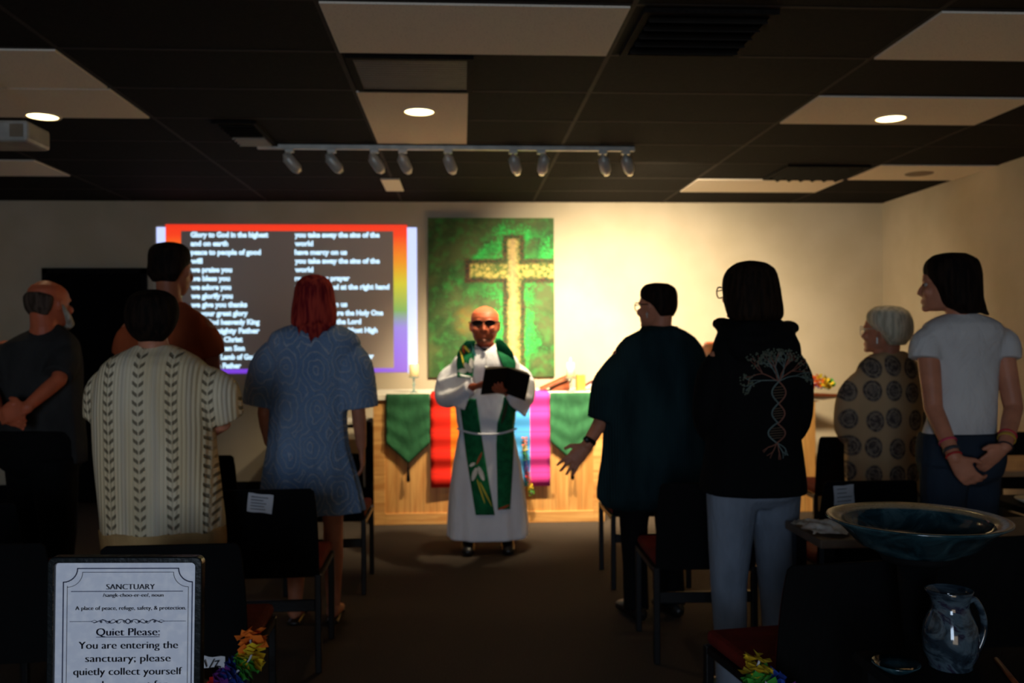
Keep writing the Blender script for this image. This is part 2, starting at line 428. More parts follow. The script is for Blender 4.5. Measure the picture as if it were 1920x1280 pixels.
for (L, Wd, px) in ((LT, LW, 358), (RT, RW, 553)):
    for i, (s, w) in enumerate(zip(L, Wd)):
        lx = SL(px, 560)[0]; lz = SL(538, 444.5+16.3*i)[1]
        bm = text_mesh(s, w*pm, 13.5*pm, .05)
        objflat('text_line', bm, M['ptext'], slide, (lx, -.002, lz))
# ================================================================== PAINTING
a, b = W(802, 408, YB-.04), W(1040, 706, YB-.04)
pw, ph = abs(b.x-a.x)/2, abs(a.z-b.z)/2
g = G('green cross painting', .55, spec=.3)
x, y, z = g.xyz()
wob = (g.noise(g.co(), 9, 3)-.5)*.05
ms = pw/.59
dv = g.m('MAXIMUM', g.m('ABSOLUTE', x-.208*ms)-.085, z-.57)
dh = g.m('MAXIMUM', g.m('ABSOLUTE', z-.248)-.095, -.23-x)
d = g.m('MINIMUM', dv, dh)+wob
big = g.noise(g.co(), 3.2, 4, .6, .5); fine = g.noise(g.co(), 38, 4, .7)
base = g.mix(g.ss(big, .35, .65), c(38, 78, 30), c(84, 100, 52))
base = g.mix(g.ss(g.noise(g.co(), 14, 4), .45, .75, 0, .6), base, c(60, 150, 66))
gl = g.ss(d+(big-.5)*.7+(fine-.5)*.5, -.02, .15, 1, 0)
side = g.ss(g.noise(g.scale(g.co(), 1.5, 1, .8), 2.1, 2), .36, .56)
col = g.mix(gl*side, base, c(40, 196, 80))
col = g.mix(g.ss(g.voro(g.co(), 46), .05, .22, 1, 0)*gl*side, col, c(150, 250, 160))
gx = g.m('MULTIPLY', x+.2, x+.2)+g.m('MULTIPLY', z+.2, z+.2)
col = g.mix(g.ss(gx+(big-.5)*.12, -.01, .03, .6, 0), col, c(180, 130, 50))
ins = g.mix(g.ss(g.noise(g.co(), 30, 4, .7), .4, .6), c(70, 106, 44), c(206, 186, 98))
ins = g.mix(g.ss(g.m('ABSOLUTE', g.m('ABSOLUTE', x-.2)-.0), .0, .07, .7, 0), ins, c(206, 172, 122))
col = g.mix(g.ss(d, -.035, -.012, 1, 0), col, ins)
edge = g.ss(g.m('ABSOLUTE', d+.006), .008, .042, .9, 0)
col = g.mix(edge, col, g.mix(g.ss(g.noise(g.co(), 50, 2), .45, .55), c(26, 24, 14), c(92, 44, 24)))
g.color(col); g.bump(g.noise(g.co(), 60, 4, .7), .5, .01)
bm = NB(); box(bm, (-pw, -.02, -ph), (pw, .02, ph))
tag(obj('painting', bm, g.mat, loc=((a.x+b.x)/2, YB-.021, (a.z+b.z)/2), bevel=.003), 'unframed green canvas of a golden cross in a bright glow, hung on the wall', 'painting')
# ================================================================== ALTAR
AY, AD = 7.1, .72
al, ar, ab = W(701, 981, AY), W(1137, 981, AY), 0
AX0, AX1, AZ = al.x, al.x+1.83, W(760, 741, AY).z
t = thing('altar_table', 'long knotty pine altar table with plank front', 'altar', ((AX0+AX1)/2, AY+AD/2, 0))
hw, hd = (AX1-AX0)/2, AD/2
bm = NB(); box(bm, (-hw+.09, -hd+.012, .09), (hw-.09, -hd+.03, AZ-.06)); obj('front_panel', bm, M['pine'], t)
for s in (-1, 1):
    bm = NB(); box(bm, (min(s*hw, s*(hw-.09)), -hd, .0), (max(s*hw, s*(hw-.09)), -hd+.035, AZ-.03)); obj('stile', bm, M['pinex'], t, bevel=.003)
    bm = NB(); box(bm, (min(s*hw, s*(hw-.02)), -hd+.035, 0), (max(s*hw, s*(hw-.02)), hd, AZ-.03)); obj('side_panel', bm, M['pine'], t)
bm = NB(); box(bm, (-hw+.09, -hd-.002, 0), (hw-.09, -hd+.035, .09)); obj('bottom_rail', bm, M['pinex'], t, bevel=.003)
bm = NB(); box(bm, (-hw+.09, -hd, AZ-.09), (hw-.09, -hd+.035, AZ-.03)); obj('top_rail', bm, M['pinex'], t, bevel=.003)
bm = NB(); box(bm, (-hw-.01, -hd-.01, AZ-.03), (hw+.01, hd+.01, AZ)); obj('tabletop', bm, M['pinex'], t, bevel=.004)
bm = NB(); box(bm, (-hw+.02, hd-.02, .05), (hw-.02, hd, AZ-.03)); obj('back_panel', bm, M['pine'], t)
# linen
bm = NB(); box(bm, (AX0-.02, AY-.018, AZ+.001), (AX1+.02, AY+AD+.018, AZ+.01)); box(bm, (AX0-.02, AY-.024, AZ-.035), (AX1+.02, AY-.018, AZ+.008)); box(bm, (AX0-.028, AY-.02, AZ-.05), (AX0-.022, AY+AD, AZ+.008))
tag(obj('altar_cloth', bm, M['cream'], bevel=.003), 'ivory linen cloth covering the altar top', 'altar cloth')
def hang(name, prof, x0, x1, mat, y0, label, cat, zt=AZ+.012, back=.35, wave=.006):
    """cloth lying on the altar top and hanging over the front; prof(u)->bottom z"""
    bm = NB(); n, mrows = 24, 26; rows = []
    for j in range(mrows+1):
        row = []
        for i in range(n+1):
            u = i/n; x = x0+(x1-x0)*u; zb = prof(u)
            if j < 4: y, z = y0+back*(1-j/4), zt
            else:
                k = (j-4)/(mrows-4); z = zt-(zt-zb)*k; y = y0 - .006 - wave*k*(1+math.sin(u*9+k*2.5)) - (.004*math.sin(k*22) if wave else 0)
            row.append(bm.verts.new((x, y, z)))
        rows.append(row)
    for A, B in zip(rows, rows[1:]):
        for i in range(n): bm.faces.new((A[i], A[i+1], B[i+1], B[i]))
    o = obj(name, bm, mat, smooth=True); s = o.modifiers.new('s', 'SOLIDIFY'); s.thickness = .003
    return tag(o, label, cat)
M['green'] = cloth('dark green brocade', c(44, 92, 60), .3)
for (pa, pb, lab) in ((725, 806, 'pointed dark green altar runner with a tassel on the left'), (1031, 1112, 'pointed dark green altar runner with a tassel on the right')):
    xa, xb = W(pa, 800, AY).x, W(pb, 800, AY).x; zl, zp = W(765, 830, AY).z, W(765, 868, AY).z
    o = hang('altar_runner', lambda u: zl+(zp-zl)*(1-abs(2*u-1)), xa, xb, M['green'], AY-.025, lab, 'altar runner', back=.03)
    bm = NB(); xm = (xa+xb)/2; ym = AY-.05
    tube(bm, [(xm, ym, zp+.01), (xm, ym, zp-.03)], .004); ball(bm, (xm, ym, zp-.035), .010); tube(bm, [(xm, ym, zp-.04), (xm, ym, zp-.13)], [.008, .015], 10)
    obj('tassel', bm, M['blackfab'], o, True)
xa, xb = W(808, 800, AY).x, W(1030, 800, AY).x
g = G('rainbow striped cloth', .85, spec=.15); x, y, z = g.xyz()
n6 = [c(226, 40, 26), c(240, 120, 30), c(240, 210, 50), c(50, 160, 70), c(70, 150, 215), c(214, 60, 150)]
col = n6[0]
for i in range(1, 6): col = g.mix(g.m('GREATER_THAN', x, xa+(xb-xa)*(i*37)/222), col, n6[i])
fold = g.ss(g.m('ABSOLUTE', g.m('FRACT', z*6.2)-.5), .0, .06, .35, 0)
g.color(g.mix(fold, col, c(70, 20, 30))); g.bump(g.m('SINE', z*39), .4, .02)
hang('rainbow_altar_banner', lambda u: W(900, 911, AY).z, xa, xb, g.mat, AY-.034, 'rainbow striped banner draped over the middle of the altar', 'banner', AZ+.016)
# candles
def candle(px, ybase, ytop_h, ytop_c, w, lab, Y):
    p = W(px, ybase, Y); zb = AZ+.0105; s = Y/F
    hh = (ybase-ytop_h)*s; hc = (ytop_h-ytop_c)*s; rr = w/2*s
    hd_ = thing('candle_holder', 'clear glass stemmed holder under the ' + lab, 'candle holder', (p.x, Y, zb))
    bm = NB(); lathe(bm, [(.001, 0), (.032, 0), (.032, .006), (.009, .014), (.007, hh*.4), (.015, hh*.5), (.007, hh*.6), (.010, hh-.014), (rr+.002, hh-.006), (rr+.002, hh)], 24)
    obj('stem', bm, M['glass'], hd_, True)
    cn = thing('pillar_candle', 'lit ' + lab, 'candle', (p.x, Y, zb+hh+.0005))
    bm = NB(); lathe(bm, [(.001, 0), (rr, 0), (rr, hc-.004), (rr*.85, hc), (rr*.5, hc-.006), (.001, hc-.008)], 24); obj('wax', bm, M['wax'], cn, True)
    bm = NB(); tube(bm, [(0, 0, hc-.007), (0, 0, hc+.006)], .0012, 6); obj('wick', bm, M['black'], cn)
    bm = NB(); lathe(bm, [(.0005, hc+.006), (.006, hc+.014), (.005, hc+.024), (.0008, hc+.04)], 12); obj('flame', bm, M['flame'], cn, True)
candle(776, 737, 707, 684, 18, 'ivory pillar candle on the left of the altar', 7.30)
candle(1070, 735, 709, 680, 16, 'white pillar candle on the right of the altar', 7.22)
# book rest, block and book on the altar
zb = AZ+.0105
p = W(1046, 728, 7.45)
t = thing('book_rest', 'low slanted brown wooden book rest right of the priest', 'book stand', (p.x, 7.45, zb))
bm = NB(); box(bm, (-.16, -.14, -.008), (.13, .14, .008), Matrix.Translation((0, 0, .077)) @ Matrix.Rotation(-.42, 4, 'Y')); obj('slanted_board', bm, M['darkwood'], t, bevel=.003)
for s in (-1, 1):
    bm = NB(); vs = [bm.verts.new((x, s*.1+y, z)) for y in (-.01, .01) for x, z in ((-.06, 0), (.1, 0), (.1, .088), (-.06, .018))]
    for f in ((0,1,2,3), (7,6,5,4), (0,4,5,1), (1,5,6,2), (2,6,7,3), (3,7,4,0)): bm.faces.new([vs[i] for i in f])
    obj('side_support', bm, M['darkwood'], t)
p = W(1089, 730, 7.35)
bm = NB(); box(bm, (-.04, -.03, 0), (.035, .03, .135)); box(bm, (-.045, -.035, 0), (.04, .035, .012))
tag(obj('wooden_box', bm, M['amber'], loc=(p.x, 7.35, zb), bevel=.003), 'small upright amber wooden box beside the book rest', 'box')
p = W(1112, 728, 7.5)
t = thing('prayer_book', 'dark red book propped open right of the amber wooden box', 'book', (p.x, 7.5, zb))
for s, an in ((-1, .55), (1, -.55)):
    bm = NB(); box(bm, (0 if s > 0 else -.11, -.08, .0), (.11 if s > 0 else 0, .08, .005), Matrix.Translation((0, 0, .098)) @ Matrix.Rotation(-an if s < 0 else -an, 4, 'Y') if False else Matrix.Translation((0, 0, .072)) @ Matrix.Rotation(s*.5, 4, 'Y')); obj('cover', bm, plain('maroon cover', c(92, 22, 20), .5), t)
    bm = NB(); box(bm, (0.003 if s > 0 else -.105, -.075, -.014), (.105 if s > 0 else -.003, .075, -.001), Matrix.Translation((0, 0, .072)) @ Matrix.Rotation(s*.5, 4, 'Y')); obj('pages', bm, M['paper'], t)
# wooden lectern pieces on the right of the altar
def wbox(px0, px1, py0, py1, Y): a, b = W(px0, py0, Y), W(px1, py1, Y); return a.x, b.x, b.z, a.z
x0, x1, z0, z1 = wbox(1318, 1420, 660, 900, 7.55)
t = thing('lectern', 'tall brown wooden lectern showing between the two dark clad worshippers', 'lectern', ((x0+x1)/2, 7.55, 0))
w = (x1-x0)/2
bm = NB(); box(bm, (-w*.6, -.13, .04), (w*.6, .13, z1-.05)); obj('column', bm, M['pine'], t, bevel=.004)
bm = NB(); box(bm, (-w, -.18, 0), (w, .18, .04)); obj('base', bm, M['darkwood'], t, bevel=.004)
bm = NB(); box(bm, (-w-.03, -.2, -.012), (w+.03, .2, .012), Matrix.Translation((0, 0, z1+.01)) @ Matrix.Rotation(-.35, 4, 'X')); obj('reading_desk', bm, M['darkwood'], t, bevel=.004)
x0, x1, z0, z1 = wbox(1430, 1517, 752, 930, 7.5)
t = thing('credence_stand', 'pine stand with a slanted ledge holding a rainbow garland', 'stand', ((x0+x1)/2, 7.5, 0))
w = (x1-x0)/2
bm = NB(); box(bm, (-w, -.15, 0), (w, .15, z1)); obj('cabinet_body', bm, M['pine'], t, bevel=.004)
xe = W(1572, 740, 7.4).x-(x0+x1)/2; ze = W(1550, 741, 7.4).z
bm = NB(); box(bm, (-w-.02, -.2, -.012), (xe, .2, .012), Matrix.Translation((0, 0, ze)) @ Matrix.Rotation(.05, 4, 'Y') @ Matrix.Rotation(-.12, 4, 'X')); obj('ledge', bm, M['darkwood'], t, bevel=.004)
xe2 = W(1534, 745, 7.4).x-(x0+x1)/2
bm = NB(); box(bm, (w*.2, -.12, z1), (xe2, .12, ze-.045)); obj('ledge_support', bm, M['amber'], t)
# leis
LEI = [c(214, 30, 30), c(235, 120, 30), c(235, 205, 40), c(70, 170, 60), c(30, 70, 170), c(120, 50, 150)]
LM = [plain('lei petal %d' % i, q_, .8, var=.1) for i, q_ in enumerate(LEI)]
def lei(label, pts, R, nper=6, group=None, seg=14, off=1, slow=2.5):
    """a garland of ruffled petals along a path"""
    P = bez(pts, seg)
    t = thing('flower_garland', label, 'garland', P[0])
    cord = NB(); tube(cord, [p-P[0] for p in P], .003, 6); obj('cord', cord, M['paper'], t)
    bms = [NB() for _ in LM]
    for i, p in enumerate(P):
        ci = int(i/slow+off) % 6; bm = bms[ci]
        tg = (P[min(i+1, len(P)-1)]-P[max(i-1, 0)]).normalized(); u = tg.orthogonal().normalized(); v = tg.cross(u)
        for k in range(nper):
            a = 2*PI*k/nper+random.random()*.8; dr = u*math.cos(a)+v*math.sin(a); sd = tg.cross(dr)
            rr = R*(.75+.4*random.random()); o_ = p-P[0]+tg*random.uniform(-.3, .3)*R
            q0 = o_+dr*rr*.15; q1 = o_+dr*rr*.75+sd*rr*.42+tg*rr*random.uniform(-.2, .3); q2 = o_+dr*rr*1.05+tg*rr*random.uniform(-.2, .3); q3 = o_+dr*rr*.75-sd*rr*.42+tg*rr*random.uniform(-.2, .3)
            q4 = o_+dr*rr*.6+tg*rr*.25
            vs = [bm.verts.new(w_) for w_ in (q0, q1, q2, q3, q4)]
            for f in ((0, 1, 4), (1, 2, 4), (2, 3, 4), (3, 0, 4)): bm.faces.new([vs[z_] for z_ in f])
    for i, bm in enumerate(bms): obj('petals', bm, LM[i], t, True)
    return t
p0 = W(1534, 722, 7.3); zz = W(1540, 733, 7.3).z+.025
lei('rainbow flower garland piled on the slanted wooden ledge by the wall', [(p0.x-.1, 7.35, zz+.02), (p0.x+.02, 7.3, zz+.05), (p0.x+.12, 7.34, zz+.03), (p0.x+.08, 7.45, zz+.03), (p0.x, 7.42, zz+.06), (p0.x+.05, 7.32, zz+.08)], .045, seg=5, off=0, slow=3)
p0 = W(990, 872, 6.98)
lei('orange and yellow end of a rainbow garland hanging low on the altar front', [W(984, 820, 7.03), W(986, 860, 7.02), W(990, 890, 7.02), W(997, 925, 7.02)], .024, seg=7)
# black side table by the left end of the altar
Yt = 7.9
xr = W(700, 800, Yt).x; zt = W(690, 787, Yt).z
t = thing('side_table', 'black side table against the wall beside the left end of the altar', 'side table', (xr-.35, Yt, 0))
bm = NB(); box(bm, (-.35, -.2, zt-.05), (.35, .2, zt)); obj('tabletop', bm, M['black'], t, bevel=.004)
for sx in (-1, 1):
    for sy in (-1, 1):
        bm = NB(); box(bm, (sx*.325-.025, sy*.17-.025, 0), (sx*.325+.025, sy*.17+.025, zt-.05)); obj('leg', bm, M['black'], t)
bm = NB(); box(bm, (-.35, -.18, .16), (.35, .18, .19)); obj('lower_shelf', bm, M['black'], t)
bm = NB(); box(bm, (-.1, -.21, zt+.001), (.3, .17, zt+.008)); box(bm, (-.1, -.216, zt-.02), (.3, -.208, zt+.006))
tag(obj('table_cloth', bm, M['cream'], loc=(xr-.35, Yt, 0), bevel=.002), 'white cloth folded on the black side table', 'cloth')
bm = NB(); box(bm, (-.12, -.1, 0), (.12, .1, .24)); tag(obj('storage_box', bm, M['paper'], loc=(xr-.17, Yt, .191), bevel=.006), 'pale box on the lower shelf of the black side table', 'box')
# ================================================================== CHAIRS
def make_chair(label):
    t = thing('stacking_chair', label, 'chair', group='black chairs with red seats')
    bm = NB(); box(bm, (-.225, -.02, .425), (.225, .45, .475)); o = obj('seat', bm, M['redfab'], t, bevel=.02)
    bm = NB(); RG = []
    for k in range(9):
        z = .42+.38*k/8; y = -.03-.05*(k/8)**1.3; w = .225*(1-.06*(k/8)**4); 
        RG.append((z, y, w))
    def pad(bm, y0, y1, inset):
        rings = [(z-(.02 if inset and z > .6 else 0), y, w) for z, y, w in RG]
        rr = []
        for z, y, w in rings:
            cz = inset if z > .5 else 0
            ring = []
            for a, s in ((-1, 0), (-.6, -.35), (0, -.5), (.6, -.35), (1, 0)):
                ring.append(V((a*(w-inset), y+y0+s*.02, z)))
            for a in (1, .6, 0, -.6, -1):
                ring.append(V((a*(w-inset), y+y1, z)))
            rr.append(ring)
        top = [V((p.x*.93, p.y, p.z+.012)) for p in rr[-1]]; rr.append(top)
        loft(bm, rr)
    pad(bm, 0, .012, 0); obj('back_shell', bm, M['blackfab'], t, bevel=.004)
    bm = NB(); pad(bm, .014, .045, .014); obj('back_cushion', bm, M['redfab'], t, bevel=.006)
    for s in (-1, 1):
        bm = NB(); box(bm, (s*.22-.014, -.035, 0), (s*.22+.014, -.005, .43)); obj('leg', bm, M['blackmetal'], t, bevel=.004)
        bm = NB(); box(bm, (s*.22-.014, .42, 0), (s*.22+.014, .45, .425)); obj('leg', bm, M['blackmetal'], t, bevel=.004)
        bm = NB(); box(bm, (s*.22-.012, -.005, .40), (s*.22+.012, .42, .424)); obj('side_rail', bm, M['blackmetal'], t)
    bm = NB(); box(bm, (-.206, -.03, .27), (.206, -.01, .32)); obj('rear_stretcher', bm, M['blackmetal'], t, bevel=.003)
    return t
c0 = make_chair('')
used = [False]
def chair(x, y, rz, label):
    if not used[0]:
        t = c0; used[0] = True
    else:
        t = c0.copy(); COL.objects.link(t)
        for ch in c0.children:
            k = ch.copy(); COL.objects.link(k); k.parent = t
    t.location = (x, y, 0); t.rotation_euler = (0, 0, rz); t['label'] = label
    return t
def cx(px, Y): return W(px, 1000, Y).x
CHN = chair(cx(342, 2.98), 2.93, .03, 'black backed chair with red seat directly behind the framed white sign')
CHP = chair(cx(500, 3.95), 3.97, .02, 'black backed chair on the left with a white paper stuck to its back')
chair(cx(610, 5.18), 5.18, 0, 'chair hidden behind the blue lace dress, its red seat corner beside the aisle')
chair(cx(374, 5.18), 5.18, .0, 'chair near the front wall with only its black back right of the cream sweater')
chair(-1.53, 2.98, .03, 'dark red seated chair in the shadows left of the framed sign')
chair(-1.98, 3.72, .05, 'dark red seated chair behind the bald man in the shadows')
chair(cx(1320, 3.97)-.0, 3.97, -.02, 'black chair under the dark teal poncho with a pale front leg in the aisle')
chair(.855+.24, 5.18, .0, 'chair nearest the altar on the right, red seat corner beyond the teal poncho')
CHP2 = chair(cx(1592, 4.12), 3.97, .0, 'black backed chair with a paper tucked on it behind the large bowl')
chair(cx(1590, 5.75), 5.75, -.05, 'black chair back in front of the patterned blouse near the wall')
chair(cx(1935, 5.9), 5.9, -.1, 'black chair back at the right edge behind the white t-shirt')
chair(1.10, 2.55, .15, 'angled black backed chair in front left of the large bowl')
chair(1.62, 2.82, .1, 'red seated chair seen in the dark between bowl and pitcher')
# papers on the chair backs
def paper(px, py, wpx, hpx, Y, rot, name, lab, marks=0):
    p = W(px, py, Y)
    s = Y/F
    bm = NB(); n = 6
    vs = [[bm.verts.new(((i/n-.5)*wpx*s, -.004*math.sin(i*1.3+j*.7)-.002, (j/n-.5)*hpx*s)) for i in range(n+1)] for j in range(n+1)]
    for j in range(n):
        for i in range(n): bm.faces.new((vs[j][i], vs[j][i+1], vs[j+1][i+1], vs[j+1][i]))
    o = obj(name, bm, M['paper'], smooth=True, loc=p); o.rotation_euler = (.16, rot, 0)
    tag(o, lab, 'paper')
    if marks:
        bm = NB()
        for k in range(marks):
            zz = hpx*s*(.32-.64*k/max(1, marks-1))
            flatrect(bm, -wpx*s*.36, wpx*s*random.uniform(.1, .36), zz, zz+.0035, -.009)
        obj('print_lines', bm, plain('grey ink', c(90, 92, 100), .8), o)
    return o
paper(488, 943, 46, 36, 3.885, .12, 'paper_sheet', 'white paper sheet stuck on the black chair back on the left', 5)
paper(1582, 927, 40, 38, 3.885, -.08, 'paper_sheet', 'pale paper sheet tucked on the chair back behind the bowl', 4)
t = paper(399, 1240, 44, 22, 2.42, .06, 'paper_tag', 'small pale scribbled tag hanging low beside the rainbow garland')
t.parent = None
bm = NB()
for a, b in (((-.02, .008), (-.014, -.01)), ((-.006, -.012), (.006, .012)), ((.008, .006), (.018, .008)), ((.018, .008), (.008, -.009)), ((.008, -.009), (.022, -.009))):
    tube(bm, [(a[0], -.009, a[1]), (b[0], -.009, b[1])], .0016, 6)
obj('handwriting', bm, M['blackmetal'], t)
# garlands in the foreground
lei('rainbow flower garland hanging from the chair beside the framed sign', [W(468, 1192, 2.45), W(472, 1222, 2.42), W(462, 1245, 2.42), W(440, 1262, 2.42), W(418, 1285, 2.42), W(400, 1320, 2.42), W(396, 1390, 2.42)], .040, seg=6, slow=5)
lei('yellow and green flower garland at the bottom edge on the right', [W(1424, 1238, 2.3), W(1418, 1262, 2.3), W(1440, 1282, 2.3), W(1475, 1300, 2.32), W(1500, 1340, 2.32)], .040, seg=5, off=2, slow=5)
# ================================================================== SIGN
SG = 1.43
so = W(236, 1150, SG); ps = SG/F
g = G('sign paper', .55, c(196, 200, 212), spec=.3)
g.color(g.mix(g.ss(g.noise(g.co(), 60, 3), .4, .7), c(218, 222, 234), c(232, 234, 242)))
sign = thing('sign_stand', 'framed white quiet please notice on a stand at the bottom left', 'sign', so, (0, math.radians(1.0), 0))
def L(px, py): # pixel on the sign -> local x, z
    return (px-236)*ps, (1150-py)*ps
def rrect(bm, x0, x1, z0, z1, r_, y0, y1, inner=None):
    def outline(x0, x1, z0, z1, r_):
        P = []
        for (cx_, cz_, a0) in ((x1-r_, z1-r_, 0), (x0+r_, z1-r_, PI/2), (x0+r_, z0+r_, PI), (x1-r_, z0+r_, 1.5*PI)):
            for k in range(6): a = a0+PI/2*k/5; P.append((cx_+r_*math.cos(a), cz_+r_*math.sin(a)))
        return P
    o_ = outline(x0, x1, z0, z1, r_)
    if inner is None:
        loft(bm, [[V((x, y0, z)) for x, z in o_], [V((x, y1, z)) for x, z in o_]])
    else:
        i_ = outline(*inner)
        loft(bm, [[V((x, y, z)) for x, z in p] for p, y in ((i_, y1), (i_, y0), (o_, y0), (o_, y1))], cap=False)
xl, zt = L(98, 1045); xr_, _ = L(374, 1045); ih, zb_ = zt-.305, zt-.305
xi, zi = L(110, 1056); xo, _ = L(361, 1056)
M['frame'] = plain('dark green black frame', c(14, 20, 22), .25, .2)
bm = NB(); rrect(bm, xl, xr_, zb_, zt, .011, -.006, .012, (xi, xo, zb_+.014, zi, .006)); obj('frame', bm, M['frame'], sign, bevel=.002)
bm = NB(); rrect(bm, xl+.004, xr_-.004, zb_+.004, zt-.004, .008, .004, .011); obj('backing_board', bm, M['black'], sign)
bm = NB(); rrect(bm, xi, xo, zb_+.014, zi, .006, .0, .0035); pap = obj('paper_insert', bm, g.mat, sign)
M['ink'] = plain('navy ink', c(44, 52, 84), .7, var=.1, bump=0)
M['ink2'] = plain('grey ink on sign', c(66, 70, 84), .7, var=.1, bump=0)
def stroke(bm, pts, w):
    pts = [V((x, 0, z)) for x, z in pts]
    for a, b in zip(pts, pts[1:]):
        d = (b-a); 
        if d.length < 1e-7: continue
        d.normalize(); n = V((-d.z, 0, d.x))*w/2; a2, b2 = a-d*w*.3, b+d*w*.3
        bm.faces.new([bm.verts.new(p) for p in (a2+n, a2-n, b2-n, b2+n)])
def border(off, w):
    bm = NB(); x0, z1 = L(124, 1067); x1, _ = L(355, 1067); r_ = 25*ps; x0 += off; x1 -= off; z1 -= off; zb2 = zb_+.02+off
    P = []
    for (cx_, cz_, a0) in ((x0-off, z1+off, 0), ):
        pass
    def arc(cx_, cz_, a0, a1): return [(cx_+(r_+off*.3)*math.cos(a0+(a1-a0)*k/8), cz_+(r_+off*.3)*math.sin(a0+(a1-a0)*k/8)) for k in range(9)]
    P = [(x0, zb2+r_)]
    P += [(x0, z1-r_)] + arc(x0, z1, -PI/2, 0) + arc(x1, z1, PI, 1.5*PI) + [(x1, zb2+r_)] + arc(x1, zb2, PI/2, PI) + arc(x0, zb2, 0, PI/2) + [(x0, zb2+r_)]
    stroke(bm, P, w); return bm
objflat('border_line', border(0, .0017), M['ink'], pap, (0, -.0006, 0))
objflat('border_line', border(7*ps, .0008), M['ink2'], pap, (0, -.0006, 0))
def stext(s, px0, px1, base, em, bold=-.012, stress=.35, m='ink2'):
    x0, z = L(px0, base); x1, _ = L(px1, base)
    bm = text_mesh(s, x1-x0, em*ps, bold, stress*ps)
    objflat('lettering', bm, M[m], pap, (x0, -.0006, z))
stext('SANCTUARY', 201, 287, 1105.5, 14.5, -.022, .8)
bm = NB(); stroke(bm, [L(138, 1109), L(338, 1109)], .0011); objflat('rule', bm, M['ink'], pap, (0, -.0006, 0))
stext("/sangk-choo-er-ee/, noun", 195, 303, 1119, 9.5, -.015, .5)
stext('A place of peace, refuge, safety, & protection.', 146, 344, 1143, 10.5, -.015, .5)
bm = NB()
for s in (-1, 1):
    f = lambda x, y: L(240+s*x, 1164-y)
    stroke(bm, [f(66, 0), f(104, 0)], .0007)
    stroke(bm, [f(66, 0), f(60, 2.5), f(55, 0), f(60, -2), f(66, 0)], .0007)
    P = [f(5+k*1.7, 3.6*math.sin(k*.33)*(1-.01*k)) for k in range(34)]; stroke(bm, P, .0011)
    P = [f(12+k*1.2, -3.6*math.sin(k*.40)) for k in range(30)]; stroke(bm, P, .0007)
    for cxx, rr in ((20, 2.6), (33, 2.2), (48, 2.4), (6, 3)):
        stroke(bm, [f(cxx+rr*(1-k/16)*math.cos(k*.7), -1+rr*(1-k/16)*math.sin(k*.7)) for k in range(14)], .0009)
stroke(bm, [L(240+4*math.cos(k*.6), 1164-4*math.sin(k*.6)) for k in range(12)], .0013)
objflat('scroll_ornament', bm, M['ink'], pap, (0, -.0006, 0))
stext('Quiet Please:', 184, 297, 1190, 20, -.016, .85, 'ink')
bm = NB(); stroke(bm, [L(184, 1192.5), L(297, 1192.5)], .0009); objflat('rule', bm, M['ink'], pap, (0, -.0006, 0))
for s, a, b, y in (('You are entering the', 153, 330, 1214), ('sanctuary; please', 165, 317, 1238), ('quietly collect yourself', 144, 338, 1262), ('to be present for', 171, 312, 1286)):
    stext(s, a, b, y, 19.5, -.016, .8)
bm = NB(); tube(bm, [(0, .02, zb_+.06), (0, .02, .02-so.z)], .012, 16, round_=False); box(bm, (-.03, .011, zb_+.02), (.03, .03, zb_+.1)); obj('pole', bm, M['blackmetal'], sign, True)
bm = NB(); lathe(bm, [(.001, .003), (.14, .003), (.14, .012), (.02, .024), (.001, .024)], 40, (0, .02, -so.z)); obj('base', bm, M['blackmetal'], sign, True)
# ================================================================== BOWL, PITCHER, PLATE
def glaze(name, cols, sc_=8, rough=.12):
    g = G(name, rough, spec=.6)
    n = g.noise(g.scale(g.co(), 1, 1, 1.6), sc_, 4, .6, 1.5)
    g.color(g.ramp(n, cols)); g.b.inputs['Coat Weight'].default_value = .5; g.b.inputs['Coat Roughness'].default_value = .05
    g.bump(g.noise(g.co(), 18, 2), .12, .004); return g.mat
M['teal'] = glaze('dark teal glaze', [(.3, c(14, 34, 40)), (.5, c(36, 66, 74)), (.62, c(66, 92, 98)), (.75, c(84, 60, 52))])
M['rim'] = glaze('sand speckled glaze', [(.35, c(176, 146, 106)), (.6, c(212, 182, 138))], 60, .3)
BY = 2.25
bc = W(1719, 970, BY); R0 = 328/2*BY/F
t = thing('ceramic_bowl', 'wide shallow dark teal ceramic bowl with a sand coloured rim', 'bowl', (bc.x, BY, 0))
zr = bc.z
bm = NB(); zf = zr-.088
lathe(bm, [(.001, zf+.014), (.07, zf+.016), (R0*.62, zf+.032), (R0*.80, zf+.062), (R0*.835, zf+.08)], 64, cap=False)
bm2 = NB()
bmesh.ops.remove_doubles(bm, verts=bm.verts, dist=.0001)
obj('basin', bm, M['teal'], t, True)
bm = NB(); lathe(bm, [(R0, zf+.089), (R0*.985, zf+.082), (R0*.86, zf+.066), (R0*.66, zf+.02), (R0*.5, zf+.006), (R0*.48, zf+.0005), (.001, zf+.0005)], 64, cap=False); obj('underside', bm, M['teal'], t, True)
lathe(bm2, [(R0*.83, zf+.078), (R0*.835, zf+.0795), (R0*.985, zf+.0905), (R0, zf+.089)], 64, cap=False)
obj('rim', bm2, M['rim'], t, True)
bm = NB()
tube(bm, [(R0*math.cos(a*2*PI/72)*1.001, R0*math.sin(a*2*PI/72)*1.001, zf+.0865) for a in range(73)], .0032, 8, round_=False); obj('lip', bm, M['teal'], t, True)
t = thing('pedestal', 'black pedestal standing under the large teal bowl', 'pedestal', (bc.x, BY, 0))
bm = NB(); lathe(bm, [(.001, zf-.022), (.085, zf-.022), (.09, zf-.012), (.085, zf), (.001, zf)], 40); obj('top', bm, M['black'], t, True)
